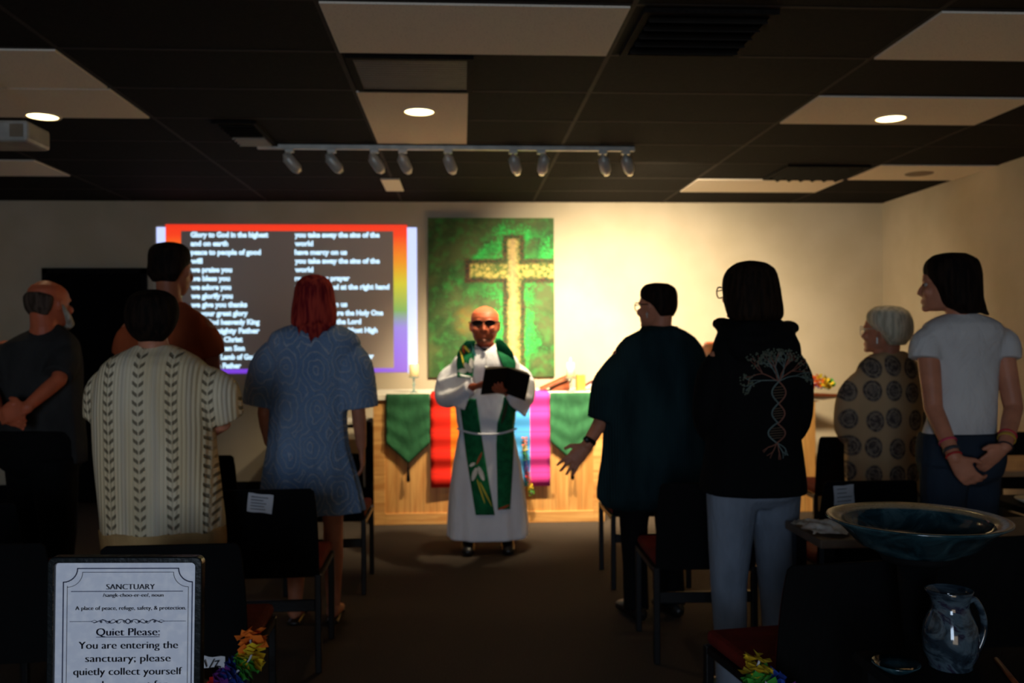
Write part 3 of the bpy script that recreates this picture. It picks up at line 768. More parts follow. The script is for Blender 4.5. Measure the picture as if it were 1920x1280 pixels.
bm = NB(); lathe(bm, [(.045, .04), (.035, .2), (.03, .6), (.05, zf-.022)], 24); obj('column', bm, M['black'], t, True)
bm = NB(); lathe(bm, [(.001, 0), (.18, 0), (.18, .02), (.06, .04), (.001, .04)], 40); obj('base', bm, M['black'], t, True)
# low black table
LT0, LT1 = W(1600, 1250, 2.1).x, 1.62
PY = 1.98; pb = W(1782, 1250, PY); LZ = pb.z
t = thing('low_table', 'low black table in front of the pedestal holding the pitcher', 'table', ((LT0+LT1)/2, 1.9, 0))
w = (LT1-LT0)/2
bm = NB(); box(bm, (-w, -.2, LZ-.025), (w, .2, LZ)); obj('tabletop', bm, M['black'], t, bevel=.004)
for sx in (-1, 1):
    for sy in (-1, 1):
        bm = NB(); box(bm, (sx*(w-.03)-.015, sy*.17-.015, 0), (sx*(w-.03)+.015, sy*.17+.015, LZ-.025)); obj('leg', bm, M['black'], t)
M['pitch'] = glaze('mottled blue grey glaze', [(.28, c(22, 26, 32)), (.42, c(36, 48, 58)), (.52, c(74, 90, 100)), (.6, c(36, 30, 52)), (.72, c(92, 104, 110))], 9, .1)
s = PY/F
t = thing('ceramic_pitcher', 'blue grey glazed ceramic pitcher with a looped handle', 'pitcher', (pb.x, PY, LZ+.0005))
hh = 150*s; rb = 51*s
prof = [(.001, 0), (rb*.74, 0), (rb*.78, hh*.02), (rb*.76, hh*.05), (rb*.97, hh*.2), (rb*1.0, hh*.38), (rb*.93, hh*.56), (rb*.72, hh*.72), (rb*.66, hh*.80), (rb*.72, hh*.90), (rb*.82, hh*.99), (rb*.80, hh), (rb*.76, hh*.99), (rb*.62, hh*.82), (rb*.66, hh*.7), (rb*.9, hh*.5), (rb*.9, hh*.2), (rb*.6, hh*.04), (.001, hh*.03)]
bm = NB(); lathe(bm, prof, 48)
for v in bm.verts:   # pouring lip
    if v.co.z > hh*.88 and v.co.x < 0:
        v.co.x *= 1+.16*sm(.88, 1, v.co.z/hh)*(-v.co.x/rb)
obj('jug_body', bm, M['pitch'], t, True)
bm = NB(); tube(bm, bez([(rb*.66, 0, hh*.84), (rb*.95, 0, hh*.86), (rb*1.25, 0, hh*.68), (rb*1.3, 0, hh*.45), (rb*1.05, 0, hh*.22), (rb*.88, 0, hh*.2)], 5), [(.011, .007)]*26, 10, flat=(0, 1, 0)); obj('handle', bm, M['pitch'], t, True)
pl = W(1672, 1243, PY)
t = thing('ceramic_dish', 'small dark glazed dish leaning at the left of the pitcher', 'dish', (pl.x, 1.96, LZ+.001))
rr = 44*s
bm = NB(); lathe(bm, [(.001, 0), (rr*.5, 0), (rr*.6, .004), (rr, .018), (rr*.99, .021), (rr*.6, .009), (.001, .006)], 40); obj('plate', bm, M['teal'], t, True)
a, b = W(1866, 1170, 2.3), W(1905, 1235, 2.15)
a2 = WZ(1868, 1236, LZ+.008); b2 = WZ(1912, 1290, LZ+.008)
bm = NB(); tube(bm, [a2, b2], [.006, .006], 8); tag(obj('wooden_stick', bm, M['darkwood'], None, True), 'thin reddish wooden stick lying right of the pitcher', 'stick')
# tables behind the bowl
def table(label, x0, x1, y0, y1, z, m):
    t = thing('side_table', label, 'table', ((x0+x1)/2, (y0+y1)/2, 0)); w, l = (x1-x0)/2, (y1-y0)/2
    bm = NB(); box(bm, (-w, -l, z-.03), (w, l, z)); obj('tabletop', bm, m, t, bevel=.004)
    for sx in (-1, 1):
        for sy in (-1, 1):
            bm = NB(); box(bm, (sx*(w-.04)-.02, sy*(l-.04)-.02, 0), (sx*(w-.04)+.02, sy*(l-.04)+.02, z-.03)); obj('leg', bm, M['blackmetal'], t)
    return t
M['tan'] = plain('worn brown laminate', c(112, 92, 74), .5)
M['tan2'] = wood('light oak veneer', c(150, 112, 76), c(176, 136, 96), 'x', 4)
x0, x1 = W(1496, 1000, 3.25).x, 3.2
zt = .745
table('dim brown table stretching behind the large bowl', x0, 2.3, 3.38-.34, 3.38, zt, M['tan'])
table('light oak table behind the person in the white t-shirt', 2.62, 3.6, 4.35, 4.95, .775, M['tan2'])
t = table('dark table at the right edge holding a white dish', 2.36, 3.1, 3.5, 3.95, .73, M['black'])
pd = WZ(1882, 940, .735)
bm = NB(); lathe(bm, [(.001, 0), (.05, 0), (.085, .018), (.088, .022), (.05, .008), (.001, .006)], 32)
tag(obj('white_dish', bm, M['cream'], smooth=True, loc=(2.47, 3.72, .7305)), 'small white dish at the right edge beyond the bowl', 'dish')
# crumpled napkin
bm = NB(); n = 14; na = W(1524, 1002, 3.2)
vs = [[bm.verts.new(((i/n-.5)*.17*(1-.15*math.sin(j)), (j/n-.5)*.22+.02*math.sin(i*.6), .006+.03*abs(math.sin(i*.55+j*.5))*math.sin(PI*i/n)*math.sin(PI*j/n)+.012*random.random())) for i in range(n+1)] for j in range(n+1)]
for j in range(n):
    for i in range(n): bm.faces.new((vs[j][i], vs[j][i+1], vs[j+1][i+1], vs[j+1][i]))
tag(obj('napkin', bm, plain('napkin cloth', c(250, 236, 224), .9), smooth=True, loc=(na.x+.04, 3.2, zt+.001)), 'crumpled whitish napkin on the table left of the large bowl', 'napkin')
# ================================================================== PEOPLE
def skinmat(name, col):
    g = G(name, .5, col, spec=.3); g.b.inputs['Subsurface Weight'].default_value = .08; g.b.inputs['Subsurface Scale'].default_value = .01
    n = g.noise(g.co(), 14, 3)
    g.color(g.mix(g.ss(n, .35, .7), tuple(v*.9 for v in col[:3])+(1,), tuple(min(1, v*1.1) for v in col[:3])+(1,))); return g.mat
M['skin'] = skinmat('warm skin', c(196, 128, 98)); M['skinr'] = skinmat('ruddy skin', c(196, 100, 66)); M['skind'] = skinmat('tan skin', c(170, 100, 70))
def ringpts(cx_, cy_, z, rx, ry, n=48, e=2.3, fold=0, nf=9, ph=0):
    P = []
    for j in range(n):
        a = 2*PI*j/n; ca, sa = math.cos(a), math.sin(a)
        f = 1+fold*(math.sin(nf*a+ph)+.5*math.sin((nf*1.7)//1*a+ph*2.3+z*3))
        P.append(V((cx_+math.copysign(abs(ca)**(2/e), ca)*rx*f, cy_+math.copysign(abs(sa)**(2/e), sa)*ry*f, z)))
    return P
def interp(rows, step):
    """smooth resample of rows (z first) from high to low"""
    out = []
    for i in range(len(rows)-1):
        a, b = rows[i], rows[i+1]; p, q_ = rows[max(0, i-1)], rows[min(len(rows)-1, i+2)]
        n = max(1, int(abs(a[0]-b[0])/step))
        for k in range(n):
            t = k/n; out.append(tuple(a[m]+(b[m]-a[m])*t if m == 0 else
                .5*((2*a[m])+(-p[m]+b[m])*t+(2*p[m]-5*a[m]+4*b[m]-q_[m])*t*t+(-p[m]+3*a[m]-3*b[m]+q_[m])*t**3) for m in range(len(a))))
    out.append(rows[-1]); return out
HEADP = [(.0, .30, .06, .10), (.05, .40, -.02, .20), (.14, .43, -.16, .27), (.25, .435, -.28, .315), (.36, .43, -.37, .335), (.44, .41, -.42, .345), (.50, .395, -.45, .352), (.56, .43, -.46, .36), (.68, .42, -.475, .368), (.8, .355, -.455, .345), (.89, .24, -.38, .275), (.96, .08, -.25, .16), (1.0, -.04, -.14, .04)]
def head(bm, base, hh, Rm, ears=True):
    """base = chin level centre, hh = head height, Rm = rotation (local +Y is the face direction)"""
    def T(x, y, z): return base + Rm @ V((x*hh, y*hh, z*hh))
    rings = []
    for z, f, b, w in HEADP:
        cy_, ry = (f+b)/2, (f-b)/2
        rings.append([T(math.cos(2*PI*j/28)*w*(1 if math.sin(2*PI*j/28) < 0 else .97), cy_+math.sin(2*PI*j/28)*ry, z) for j in range(28)])
    loft(bm, rings)
    tube(bm, [T(0, .39, .53), T(0, .445, .43), T(0, .49, .35), T(0, .44, .31)], [.026*hh*1.2, .036*hh*1.3, .05*hh, .03*hh], 10)   # nose
    for s in (-1, 1):
        ball(bm, T(s*.05, .43, .33), (.036*hh, .05*hh, .03*hh), Rm)
        tube(bm, [T(s*.05, .405, .585), T(s*.15, .40, .595), T(s*.24, .33, .57)], .026*hh, 8)     # brow
        ball(bm, T(s*.2, .33, .36), (.1*hh, .09*hh, .1*hh), Rm)      # cheek
        if ears: tube(bm, [T(s*.35, -.0, .55), T(s*.375, -.04, .53), T(s*.375, -.04, .45), T(s*.35, .0, .37)], [(.025*hh, .045*hh)]*4, 10, flat=Rm @ V((1, 0, 0)))
    for zz, rr in ((.205, .026), (.175, .03)):
        tube(bm, [T(-.11, .385, zz), T(-.04, .437, zz+.003), T(0, .445, zz), T(.04, .437, zz+.003), T(.11, .385, zz)], rr*hh, 8)
    ball(bm, T(0, .38, .06), (.11*hh, .08*hh, .07*hh), Rm)
    return T
def hand(bm, wrist, d, n, t, size=1., curl=.5, spread=.12, thumb=.6):
    wrist, d, n, t = V(wrist), V(d).normalized(), V(n).normalized(), V(t).normalized()
    s = size
    tube(bm, [wrist-d*.02*s, wrist+d*.02*s, wrist+d*.06*s, wrist+d*.095*s], [(.026*s, .019*s), (.034*s, .017*s), (.042*s, .015*s), (.040*s, .012*s)], 14, flat=t)
    for k, (off, ln) in enumerate(((.030, .074), (.010, .083), (-.011, .077), (-.030, .060))):
        p = wrist+d*.09*s+t*off*s; dd = (d+t*spread*(1.5-k)/1.5*.6).normalized(); pts = [p]; ang = curl*.5
        for m, fr in enumerate((.45, .32, .23)):
            q_ = (dd*math.cos(ang)+n*math.sin(ang)).normalized(); p = p+q_*ln*fr*s; pts.append(p); ang += curl*(.9 if m == 0 else .7)
        tube(bm, [wrist+d*.07*s+t*off*s*.9]+pts, [.0095*s, .0095*s, .0088*s, .008*s, .007*s], 10)
    p = wrist+d*.025*s+t*.028*s; a = (d*.65+t*.75*thumb/.6+n*.25).normalized(); b = (d*.9+t*.35*thumb/.6+n*.35).normalized()
    tube(bm, [wrist+d*.01*s+t*.012*s, p, p+a*.038*s, p+a*.038*s+b*.03*s], [.014*s, .0135*s, .0105*s, .009*s], 10)
class Person:
    def __init__(s, label, px, Y, H_, face=0., skin='skin', lean=0):
        s.Y = Y; p = W(px, 640, Y); s.o = V((p.x, Y, 0)); s.k = H_/1.7; s.skin = skin; s.face = face
        s.root = thing('person', label, 'person', s.o)
        s.bm = NB(); s.R = Matrix.Rotation(face, 3, 'Z')
    def P(s, px, py, dy=0):  # pixel measured on the photograph -> point of the figure, dy = depth offset
        return W(px, py, s.Y+dy)-s.o
    def rings(s, rows, dk=.62, dy=0, minr=0):
        out = []
        for r_ in rows:
            y, xl, xr = r_[:3]; kk = r_[3] if len(r_) > 3 else dk
            a, b = s.P(xl, y), s.P(xr, y); rx = abs(b.x-a.x)/2
            out.append(((a.z+b.z)/2, (a.x+b.x)/2, rx, rx*kk, dy))
        return out
    def garment(s, name, rows, mats, dk=.62, dy=0, fold=(.0, .03), nf=9, sleeves=(), extra=None, voxel=.009, label=None, e=2.3, smooth=3, step=.02, ph=0.):
        R_ = interp(s.rings(rows, dk, dy), step); bm = NB()
        zt, zb = R_[0][0], R_[-1][0]
        loft(bm, [ringpts(cx_, cy_, z, max(rx, .005), max(ry, .005), fold=fold[0]+(fold[1]-fold[0])*((zt-z)/(zt-zb))**1.5, nf=nf, ph=ph, e=e) for z, cx_, rx, ry, cy_ in R_])
        for pts, rad in sleeves: 
            P_ = bez(pts, 4); n = len(pts)
            rr = []
            for i in range(len(P_)):
                u = i/4; a = min(int(u), n-2); f = u-a; ra, rb_ = rad[a], rad[a+1]
                ra = ra if isinstance(ra, tuple) else (ra, ra); rb_ = rb_ if isinstance(rb_, tuple) else (rb_, rb_)
                rr.append((ra[0]+(rb_[0]-ra[0])*f, ra[1]+(rb_[1]-ra[1])*f))
            for i_, f_ in ((0, .55), (1, .78), (2, .92)): rr[i_] = (rr[i_][0]*f_, rr[i_][1]*f_)
            tube(bm, P_, rr, 20, round_=False)
        if extra: extra(bm)
        me = remesh(bm, voxel, smooth)
        o = link(name, me, mats, s.root, True)
        if label: o['label'] = label
        return o
    def torso(s, g=1., z0=.86, zsh=None, cx_=0, gy=1.):
        k = s.k; T = []
        for z, rx, ry in ((.84, .13, .10), (.90, .165, .12), (.98, .16, .115), (1.08, .14, .10), (1.2, .155, .11), (1.32, .165, .105), (1.39, .14, .085), (1.43, .07, .06), (1.46, .055, .055)):
            T.append(ringpts(cx_, 0, z*k, rx*k*min(g,1)*.84, ry*k*min(g,1)*gy*.66, 32))
        loft(s.bm, T)
    def legs(s, spread=.10, foot=True, dx=0, g=1.):
        k = s.k
        for m in (-1, 1):
            f = s.R @ V((0, 1, 0)); sd = s.R @ V((1, 0, 0))
            hip = sd*m*spread*.9*k+V((dx, 0, .88*k)); kn = sd*m*spread*k+V((dx, 0, .48*k))+f*.015; an = sd*m*spread*1.05*k+V((dx, 0, .09*k))-f*.02
            tube(s.bm, [hip, hip*.5+kn*.5, kn, kn*.6+an*.4, an], [.068*k*g, .066*k*g, .050*k*g, .050*k*g, .034*k*g], 14)
            tube(s.bm, [an-f*.03+V((0, 0, -.04)), an+V((0, 0, -.03)), an+f*.09+V((0, 0, -.055)), an+f*.17+V((0, 0, -.065))], [(.035, .032), (.038, .042), (.042, .028), (.038, .018)], 12, flat=sd)
    def shoes(s, m, spread=.10, dx=0, toe=0.18):
        k = s.k
        for q_ in (-1, 1):
            f = s.R @ V((0, 1, 0)); sd = s.R @ V((1, 0, 0)); an = sd*q_*spread*1.05*k+V((dx, 0, .0))-f*.02
            bm = NB(); tube(bm, [an-f*.05+V((0, 0, .045)), an+V((0, 0, .055)), an+f*.1+V((0, 0, .042)), an+f*toe+V((0, 0, .032))], [(.040, .044), (.044, .054), (.050, .040), (.042, .030)], 16, flat=sd)
            for v in bm.verts: v.co.z = max(v.co.z, .001)
            link('shoe', remesh(bm, .008, 2), m, s.root, True)
    def trousers(s, m, spread=.10, dx=0, top=1.0, g=1., bottom=.06, rows=None, label=None, r=(.098, .085, .07, .06, .062)):
        k = s.k; bm = NB()
        f = s.R @ V((0, 1, 0)); sd = s.R @ V((1, 0, 0))
        loft(bm, [ringpts(dx, 0, z*k, rx*k*g, ry*k*g, 32) for z, rx, ry in [(top, .165 if top > .95 else .176, .115)]+[q0 for q0 in ((.95, .176, .124), (.88, .178, .126), (.82, .165, .11), (.78, .12, .07)) if q0[0] < top-.01]])
        for q_ in (-1, 1):
            hip = sd*q_*spread*.9*k+V((dx, 0, .86*k)); kn = sd*q_*spread*k+V((dx, 0, .48*k))+f*.015; an = sd*q_*spread*1.05*k+V((dx, 0, bottom))-f*.02
            tube(bm, [hip, hip*.5+kn*.5, kn, kn*.5+an*.5, an], [a*k*g for a in r], 18, round_=False)
        o = link('trousers', remesh(bm, .009, 3), m, s.root, True)
        if label: o['label'] = label
        return o
    def neckhead(s, chin_px, chin_py, top_py, yaw, pitch=0, tilt=0, neck_r=.052, dy=0, ears=True, neckbase=None):
        c0_ = s.P(chin_px, chin_py, dy); top = s.P(chin_px, top_py, dy); hh = top.z-c0_.z; s.hh = hh
        Rm = Matrix.Rotation(yaw, 3, 'Z') @ Matrix.Rotation(tilt, 3, 'Y') @ Matrix.Rotation(pitch, 3, 'X')
        s.HR = Rm; s.hT = head(s.bm, c0_, hh, Rm, ears)
        nb = neckbase if neckbase is not None else V((0, 0, 1.38*s.k))
        nt = s.hT(0, -.16, .3)
        tube(s.bm, [nb, nb*.45+nt*.55, nt], [neck_r*1.35, neck_r, neck_r*.97], 16)
    def arm(s, sh, el, wr, rad=(.05, .04, .036, .026), **hk):
        sh, el, wr = V(sh), V(el), V(wr)
        tube(s.bm, [sh, sh*.4+el*.6, el, el*.65+wr*.35, wr], [rad[0], rad[1]*1.02, rad[1]*.92, rad[2], rad[3]], 14)
        if hk: hand(s.bm, wr, **hk)
    def finish(s, voxel=.0065, smooth=1):
        o = link('body', remesh(s.bm, voxel, smooth), M[s.skin], s.root, True); return o
    def hair(s, rows, m, nf=13, fold=.02, extra=None, name='hair', voxel=.007, smooth=2):
        """rows in head units: z, front, back, halfwidth"""
        bm = NB(); T = s.hT
        rr = interp([(z, f, b, w) for z, f, b, w in rows], .04)
        rings = []
        for z, f, b, w in rr:
            cy_, ry = (f+b)/2, (f-b)/2; ring = []
            for j in range(40):
                a = 2*PI*j/40; q_ = 1+fold*math.sin(nf*a+z*2)
                ring.append(T(math.cos(a)*w*q_, cy_+math.sin(a)*ry*q_, z))
            rings.append(ring)
        loft(bm, rings)
        if extra: extra(bm, T)
        return link(name, remesh(bm, voxel, smooth), m, s.root, True)
    def eyes(s):
        for q_ in (-1, 1):
            bm = NB(); ball(bm, s.hT(q_*.15, .345, .5), .052*s.hh); e = obj('eye', bm, M['eye'], s.root, True)
            bm = NB(); ball(bm, s.hT(q_*.15, .39, .5), .024*s.hh); obj('iris', bm, M['black'], e, True)
    def glasses(s, m, z=.5, r=.12, lensmat=None, rim=.004, sq=.85, fw=0):
        T = lambda x_, y_, z_: s.hT(x_, y_+(fw if y_ > .3 else 0), z_); bm = NB()
        for q_ in (-1, 1):
            P_ = [T(q_*.155+r*math.cos(a*PI/12), .475-.04*abs(math.cos(a*PI/12)), z+r*sq*math.sin(a*PI/12)) for a in range(25)]
            tube(bm, P_, rim, 6, round_=False)
            tube(bm, [T(q_*(.155+r), .44, z+.02), T(q_*.385, .2, z+.04), T(q_*.40, -.05, z+.03)], rim*.8, 6)
        tube(bm, [T(-.04, .47, z+.02), T(0, .49, z+.035), T(.04, .47, z+.02)], rim, 6)
        o = obj('glasses', bm, m, s.root, True)
        if lensmat:
            bm = NB()
            for q_ in (-1, 1):
                bm.faces.new([bm.verts.new(T(q_*.155+r*math.cos(a*PI/10), .47-.04*abs(math.cos(a*PI/10)), z+r*sq*math.sin(a*PI/10))) for a in range(20)])
            obj('lens', bm, lensmat, o)
        return o
M['eye'] = plain('eye white', c(150, 140, 132), .3, bump=0)
M['jeansd'] = cloth('dark blue jeans', c(38, 48, 60)); M['jeansl'] = cloth('light grey blue jeans', c(116, 124, 136)); M['khaki'] = cloth('khaki cloth', c(128, 100, 74))
M['shoe'] = plain('black shoe leather', c(16, 14, 13), .4)
M['hairdark'] = hairmat('dark brown hair', c(16, 11, 9), c(34, 23, 17)); M['hairbrown'] = hairmat('brown hair', c(20, 13, 9), c(38, 25, 17))
M['hairred'] = hairmat('red pink hair', c(110, 20, 30), c(176, 62, 48)); M['hairgrey'] = hairmat('silver hair', c(186, 176, 150), c(226, 216, 190)); M['beard'] = hairmat('white beard', c(150, 140, 124), c(190, 182, 165))
# ---- 1 bald man at far left
p = Person('bald white bearded man in a dark t-shirt, hands clasped behind his back', 76, 4.55, 1.74, face=-.5, skin='skinr')
p.torso(1.12); p.legs()
p.neckhead(93, 612, 526, -.48, 0, neckbase=p.P(85, 640), neck_r=.062)
p.arm(p.P(128, 655), p.P(110, 712, -.14), p.P(48, 765, -.26), d=(-1, -.05, -.35), n=(0, 1, 0), t=(0, 0, 1), curl=.9)
p.arm(p.P(8, 655), p.P(-22, 725, -.12), p.P(-2, 775, -.24), d=(1, -.1, -.3), n=(0, -1, 0), t=(0, 0, 1), curl=.5)
p.finish()
p.garment('t_shirt', [(606, 74, 108, .9), (616, 62, 122), (626, 40, 134), (642, 12, 146), (680, -6, 152), (740, -2, 153), (800, 2, 157), (850, 6, 160), (868, 8, 160)], cloth('charcoal t-shirt', c(48, 47, 46)), fold=(.005, .02),
    sleeves=[([p.P(128, 648), p.P(118, 680, -.06), p.P(108, 706, -.12)], [.07, .075, .07]), ([p.P(12, 650), p.P(-6, 690, -.06), p.P(-16, 715, -.1)], [.07, .075, .07])])
p.trousers(M['blackfab'], g=1.12); p.shoes(M['shoe'])
T = p.hT; bm = NB()
tube(bm, [T(.33, .05, .46), T(.30, .22, .22), T(.16, .38, .06), T(0, .43, .02), T(-.16, .38, .06), T(-.30, .22, .22), T(-.33, .05, .46)], [.04*p.hh, .075*p.hh, .1*p.hh, .11*p.hh, .1*p.hh, .075*p.hh, .04*p.hh], 12)
link('beard', remesh(bm, .007, 2), M['beard'], p.root, True)
p.hair([(.74, -.22, -.485, .2), (.66, -.06, -.50, .375), (.5, -.06, -.49, .385), (.36, -.12, -.44, .355), (.24, -.18, -.36, .27)], hairmat('thin grey hair', c(58, 46, 38), c(88, 72, 62)), nf=11, fold=.008)
# ---- 2 tall man
p = Person('tall person with short dark hair in a rust brown t-shirt, facing the slide', 316, 4.42, 1.9, face=-.1, skin='skind')
p.torso(1.0); p.legs(); p.neckhead(322, 552, 460, -.2, 0, neckbase=p.P(318, 590), neck_r=.056)
p.arm(p.P(385, 615), p.P(398, 700, .03), p.P(372, 770, .2), rad=(.05, .045, .036, .028), d=(-.3, .8, .1), n=(0, 0, -1), t=(-1, 0, 0), curl=.5)
p.arm(p.P(248, 615), p.P(236, 700, .03), p.P(262, 770, .2), rad=(.05, .045, .036, .028), d=(.3, .8, .1), n=(0, 0, -1), t=(1, 0, 0), curl=.5)
p.finish()
p.garment('t_shirt', [(566, 300, 346, .9), (578, 284, 362), (590, 262, 380), (610, 242, 394, .55), (650, 240, 392), (700, 244, 386), (800, 244, 384), (880, 240, 388)], cloth('rust brown t-shirt', c(160, 76, 42)), fold=(.005, .02),
    sleeves=[([p.P(376, 606), p.P(390, 640, .0), p.P(395, 662, .02)], [.06, .068, .07]), ([p.P(256, 606), p.P(242, 640, 0), p.P(238, 662, .02)], [.06, .068, .07])])
p.trousers(M['jeansd']); p.shoes(M['shoe'])
p.hair([(1.06, -.0, -.16, .1), (1.02, .18, -.34, .27), (.92, .32, -.48, .37), (.78, .37, -.53, .40), (.62, .30, -.53, .395), (.5, .02, -.51, .375), (.38, -.12, -.47, .34), (.24, -.2, -.38, .25)], M['hairdark'], fold=.015)
# ---- 3 woman in cream knit
p = Person('person with short dark hair in a cream chevron knit top, seen from behind', 298, 3.6, 1.64, skin='skin')
p.torso(1.18); p.legs(.11); p.neckhead(289, 642, 549, .1, .05, neckbase=p.P(290, 672), neck_r=.055)
p.arm(p.P(372, 705), p.P(416, 796, .04), p.P(372, 812, .22), d=(-.9, .4, .1), n=(0, -1, 0), t=(0, 0, 1), curl=.7)
p.arm(p.P(206, 705), p.P(192, 800, .06), p.P(232, 815, .24), d=(.9, .4, .1), n=(0, -1, 0), t=(0, 0, 1), curl=.7)
p.finish()
g = G('cream chevron knit', .9, spec=.1); x, y, z = g.xyz()
u = g.m('FRACT', (x+.3+z*.02)/.119)-.5; au = g.m('ABSOLUTE', u)
v = g.m('FRACT', z/.036-au*2.6)
mk = g.ss(g.m('ABSOLUTE', v-.5), .10, .24, 1, 0)*g.ss(au, .15, .19, 1, 0)*g.ss(au, .015, .05, 0.2, 1)
rib = g.m('SINE', x*420)*.5+.5
col = g.mix(g.ss(g.noise(g.scale(g.co(), 1, 1, .2), 7, 3), .35, .65), c(236, 212, 168), c(250, 232, 196))
col = g.mix(rib*.12, col, c(150, 132, 104)); col = g.mix(g.ss(au, .33, .5, 0, .25), col, c(160, 160, 168)); col = g.mix(mk*.8, col, c(92, 80, 62))
g.color(col); g.bump(rib*.4-mk, .8, .01); M['knit'] = g.mat
p.garment('knit_top', [(646, 258, 322, .85), (656, 238, 346), (668, 212, 368), (684, 194, 386), (710, 183, 396), (760, 176, 404), (810, 177, 402), (860, 180, 406), (930, 187, 414), (985, 192, 420), (992, 192, 420)], M['knit'], .7, fold=(.003, .018), nf=7,
    sleeves=[([p.P(366, 694), p.P(400, 740, .01), p.P(418, 786, .04)], [.075, .105, .085]), ([p.P(212, 694), p.P(198, 740, .02), p.P(196, 780, .05)], [.07, .08, .08])])
p.garment('underskirt', [(985, 190, 421), (1000, 192, 422), (1012, 193, 423), (1060, 200, 420)], cloth('tan jersey', c(190, 152, 100)), .7, fold=(.003, .01), label='tan band of cloth below the knit top')
p.trousers(M['khaki'], .11, top=.8, g=1.0); p.shoes(M['shoe'], .11)
p.hair([(1.07, .02, -.16, .1), (1.03, .2, -.34, .28), (.92, .34, -.52, .43), (.76, .40, -.60, .50), (.58, .36, -.63, .52), (.42, .2, -.62, .50), (.26, .0, -.56, .44), (.12, -.12, -.47, .34), (.03, -.18, -.38, .24)], M['hairdark'], nf=17, fold=.02)
# ---- 4 woman in blue lace dress
p = Person('person with long red pink hair in a pale blue lace dress', 588, 4.7, 1.76, skin='skin')
p.torso(1.1); p.legs(.09)
p.neckhead(590, 602, 518, .1, 0, neckbase=p.P(590, 640), neck_r=.052)
p.arm(p.P(652, 650), p.P(672, 770, .0), p.P(678, 838, .03), d=(.05, .1, -1), n=(-1, 0, 0), t=(0, 1, 0), curl=.45)
p.arm(p.P(514, 650), p.P(496, 775, .0), p.P(505, 830, .12), d=(.1, .4, -.9), n=(1, 0, 0), t=(0, 1, 0), curl=.45)
p.finish()
g = G('pale blue lace', .9, spec=.1); x, y, z = g.xyz()
nx = (g.noise(g.co(), 7, 2)-.5)*.09; nz = (g.noise(g.scale(g.co(), 1.3, 1, -1.1), 8, 2)-.5)*.09
d1 = g.voro(g.vec(x+nx, .12/7.5, (z+nz)*.62), 7.5, .25)
rg = g.ss(g.m('ABSOLUTE', g.m('SINE', d1*19+g.noise(g.co(), 26, 2)*2.2)), .0, .55, 1, 0)
fl = g.ss(g.voro(g.co(), 130), .2, .5)
col = g.mix(g.ss(g.noise(g.scale(g.co(), 1, 1, .4), 5, 3), .3, .7), c(118, 146, 182), c(146, 172, 204))
col = g.mix(rg*.75, col, c(214, 220, 228)); col = g.mix(fl*.3, col, c(84, 112, 150)); g.color(col); g.bump(fl+rg, .6, .008); M['lace'] = g.mat
def scallop(bm):
    pass
p.garment('lace_dress', [(604, 562, 616, .9), (612, 534, 644), (622, 512, 664), (642, 502, 676), (680, 506, 662), (720, 506, 655), (780, 505, 650), (835, 501, 654), (870, 495, 664), (910, 490, 674), (940, 488, 680), (958, 494, 684)], M['lace'], .62, fold=(.0, .05), nf=11, voxel=.008,
    sleeves=[([p.P(640, 634), p.P(664, 690, 0), p.P(674, 765, .0)], [.07, .1, .1]), ([p.P(530, 634), p.P(500, 690, 0), p.P(484, 760, .0)], [.07, .09, .085])])
for q_ in (-1, 1):
    f = V((0, 1, 0)); an = V((q_*.09*1.05*p.k, -.02, 0))
    bm = NB(); tube(bm, [an+V((0, -.06, .012)), an+V((0, .05, .012)), an+V((0, .17, .012))], [(.036, .011), (.036, .011), (.040, .011)], 12, flat=(1, 0, 0)); 
    for a in range(1): tube(bm, [an+V((-.045, .1, .015)), an+V((0, .1, .07)), an+V((.045, .1, .015))], [(.012, .004)]*3, 8)
    link('sandal', remesh(bm, .007, 1), M['shoe'], p.root, True)
def strands(bm, T):
    random.seed(3)
    for k in range(22):
        x = random.uniform(-.36, .40); z0 = .08; zl = -.18-.36*random.random()*(1-abs(x+.05)*1.6)
        tube(bm, [T(x, -.36+abs(x)*.3, .3), T(x*.98, -.52+abs(x)*.35, 0), T(x*.85, -.66+abs(x)*.35, zl*.6), T(x*.8-.02, -.70+abs(x)*.3, zl)], [.06*p.hh, .055*p.hh, .04*p.hh, .012*p.hh], 8)
p.hair([(1.04, -.02, -.14, .08), (1.0, .14, -.32, .22), (.9, .3, -.46, .35), (.75, .38, -.54, .42), (.55, .36, -.56, .45), (.35, .25, -.57, .48), (.15, .1, -.56, .50), (-.06, -.1, -.56, .49), (-.12, -.2, -.57, .44)], M['hairred'], nf=19, fold=.015, extra=strands)
# ---- 6 poncho
p = Person('person with cropped dark hair and glasses in a dark teal poncho top', 1222, 4.62, 1.72, face=.25, skin='skin')
p.torso(1.2); p.legs(); p.neckhead(1232, 613, 534, .72, -.02, neckbase=p.P(1236, 640), neck_r=.054)
pw_ = p.P(1100, 836, -.05)
p.arm(p.P(1168, 665), p.P(1142, 765, .0), pw_, rad=(.055, .05, .04, .03), d=(-.62, -.1, -.62), n=(.3, .9, -.3), t=(-.75, .1, .65), curl=.22, spread=.35, size=1.08, thumb=.7)
p.arm(p.P(1300, 665), p.P(1322, 770, .0), p.P(1310, 840, .1), rad=(.055, .05, .04, .03), d=(0, .5, -.8), n=(-1, 0, 0), t=(0, 1, .3), curl=.4)
p.finish(.006)
g = G('dark teal knit', .95, spec=.05); x, y, z = g.xyz()
n = g.noise(g.scale(g.co(), 1, 1, .25), 8, 3)
g.color(g.mix(g.ss(n, .3, .7), c(20, 38, 42), c(34, 56, 60))); g.bump(g.m('SINE', x*500)+n*4, .4, .01)
def col_(bm): tube(bm, [p.P(1206, 616, .05), p.P(1236, 622, -.08), p.P(1268, 616, .03)], .018, 10)
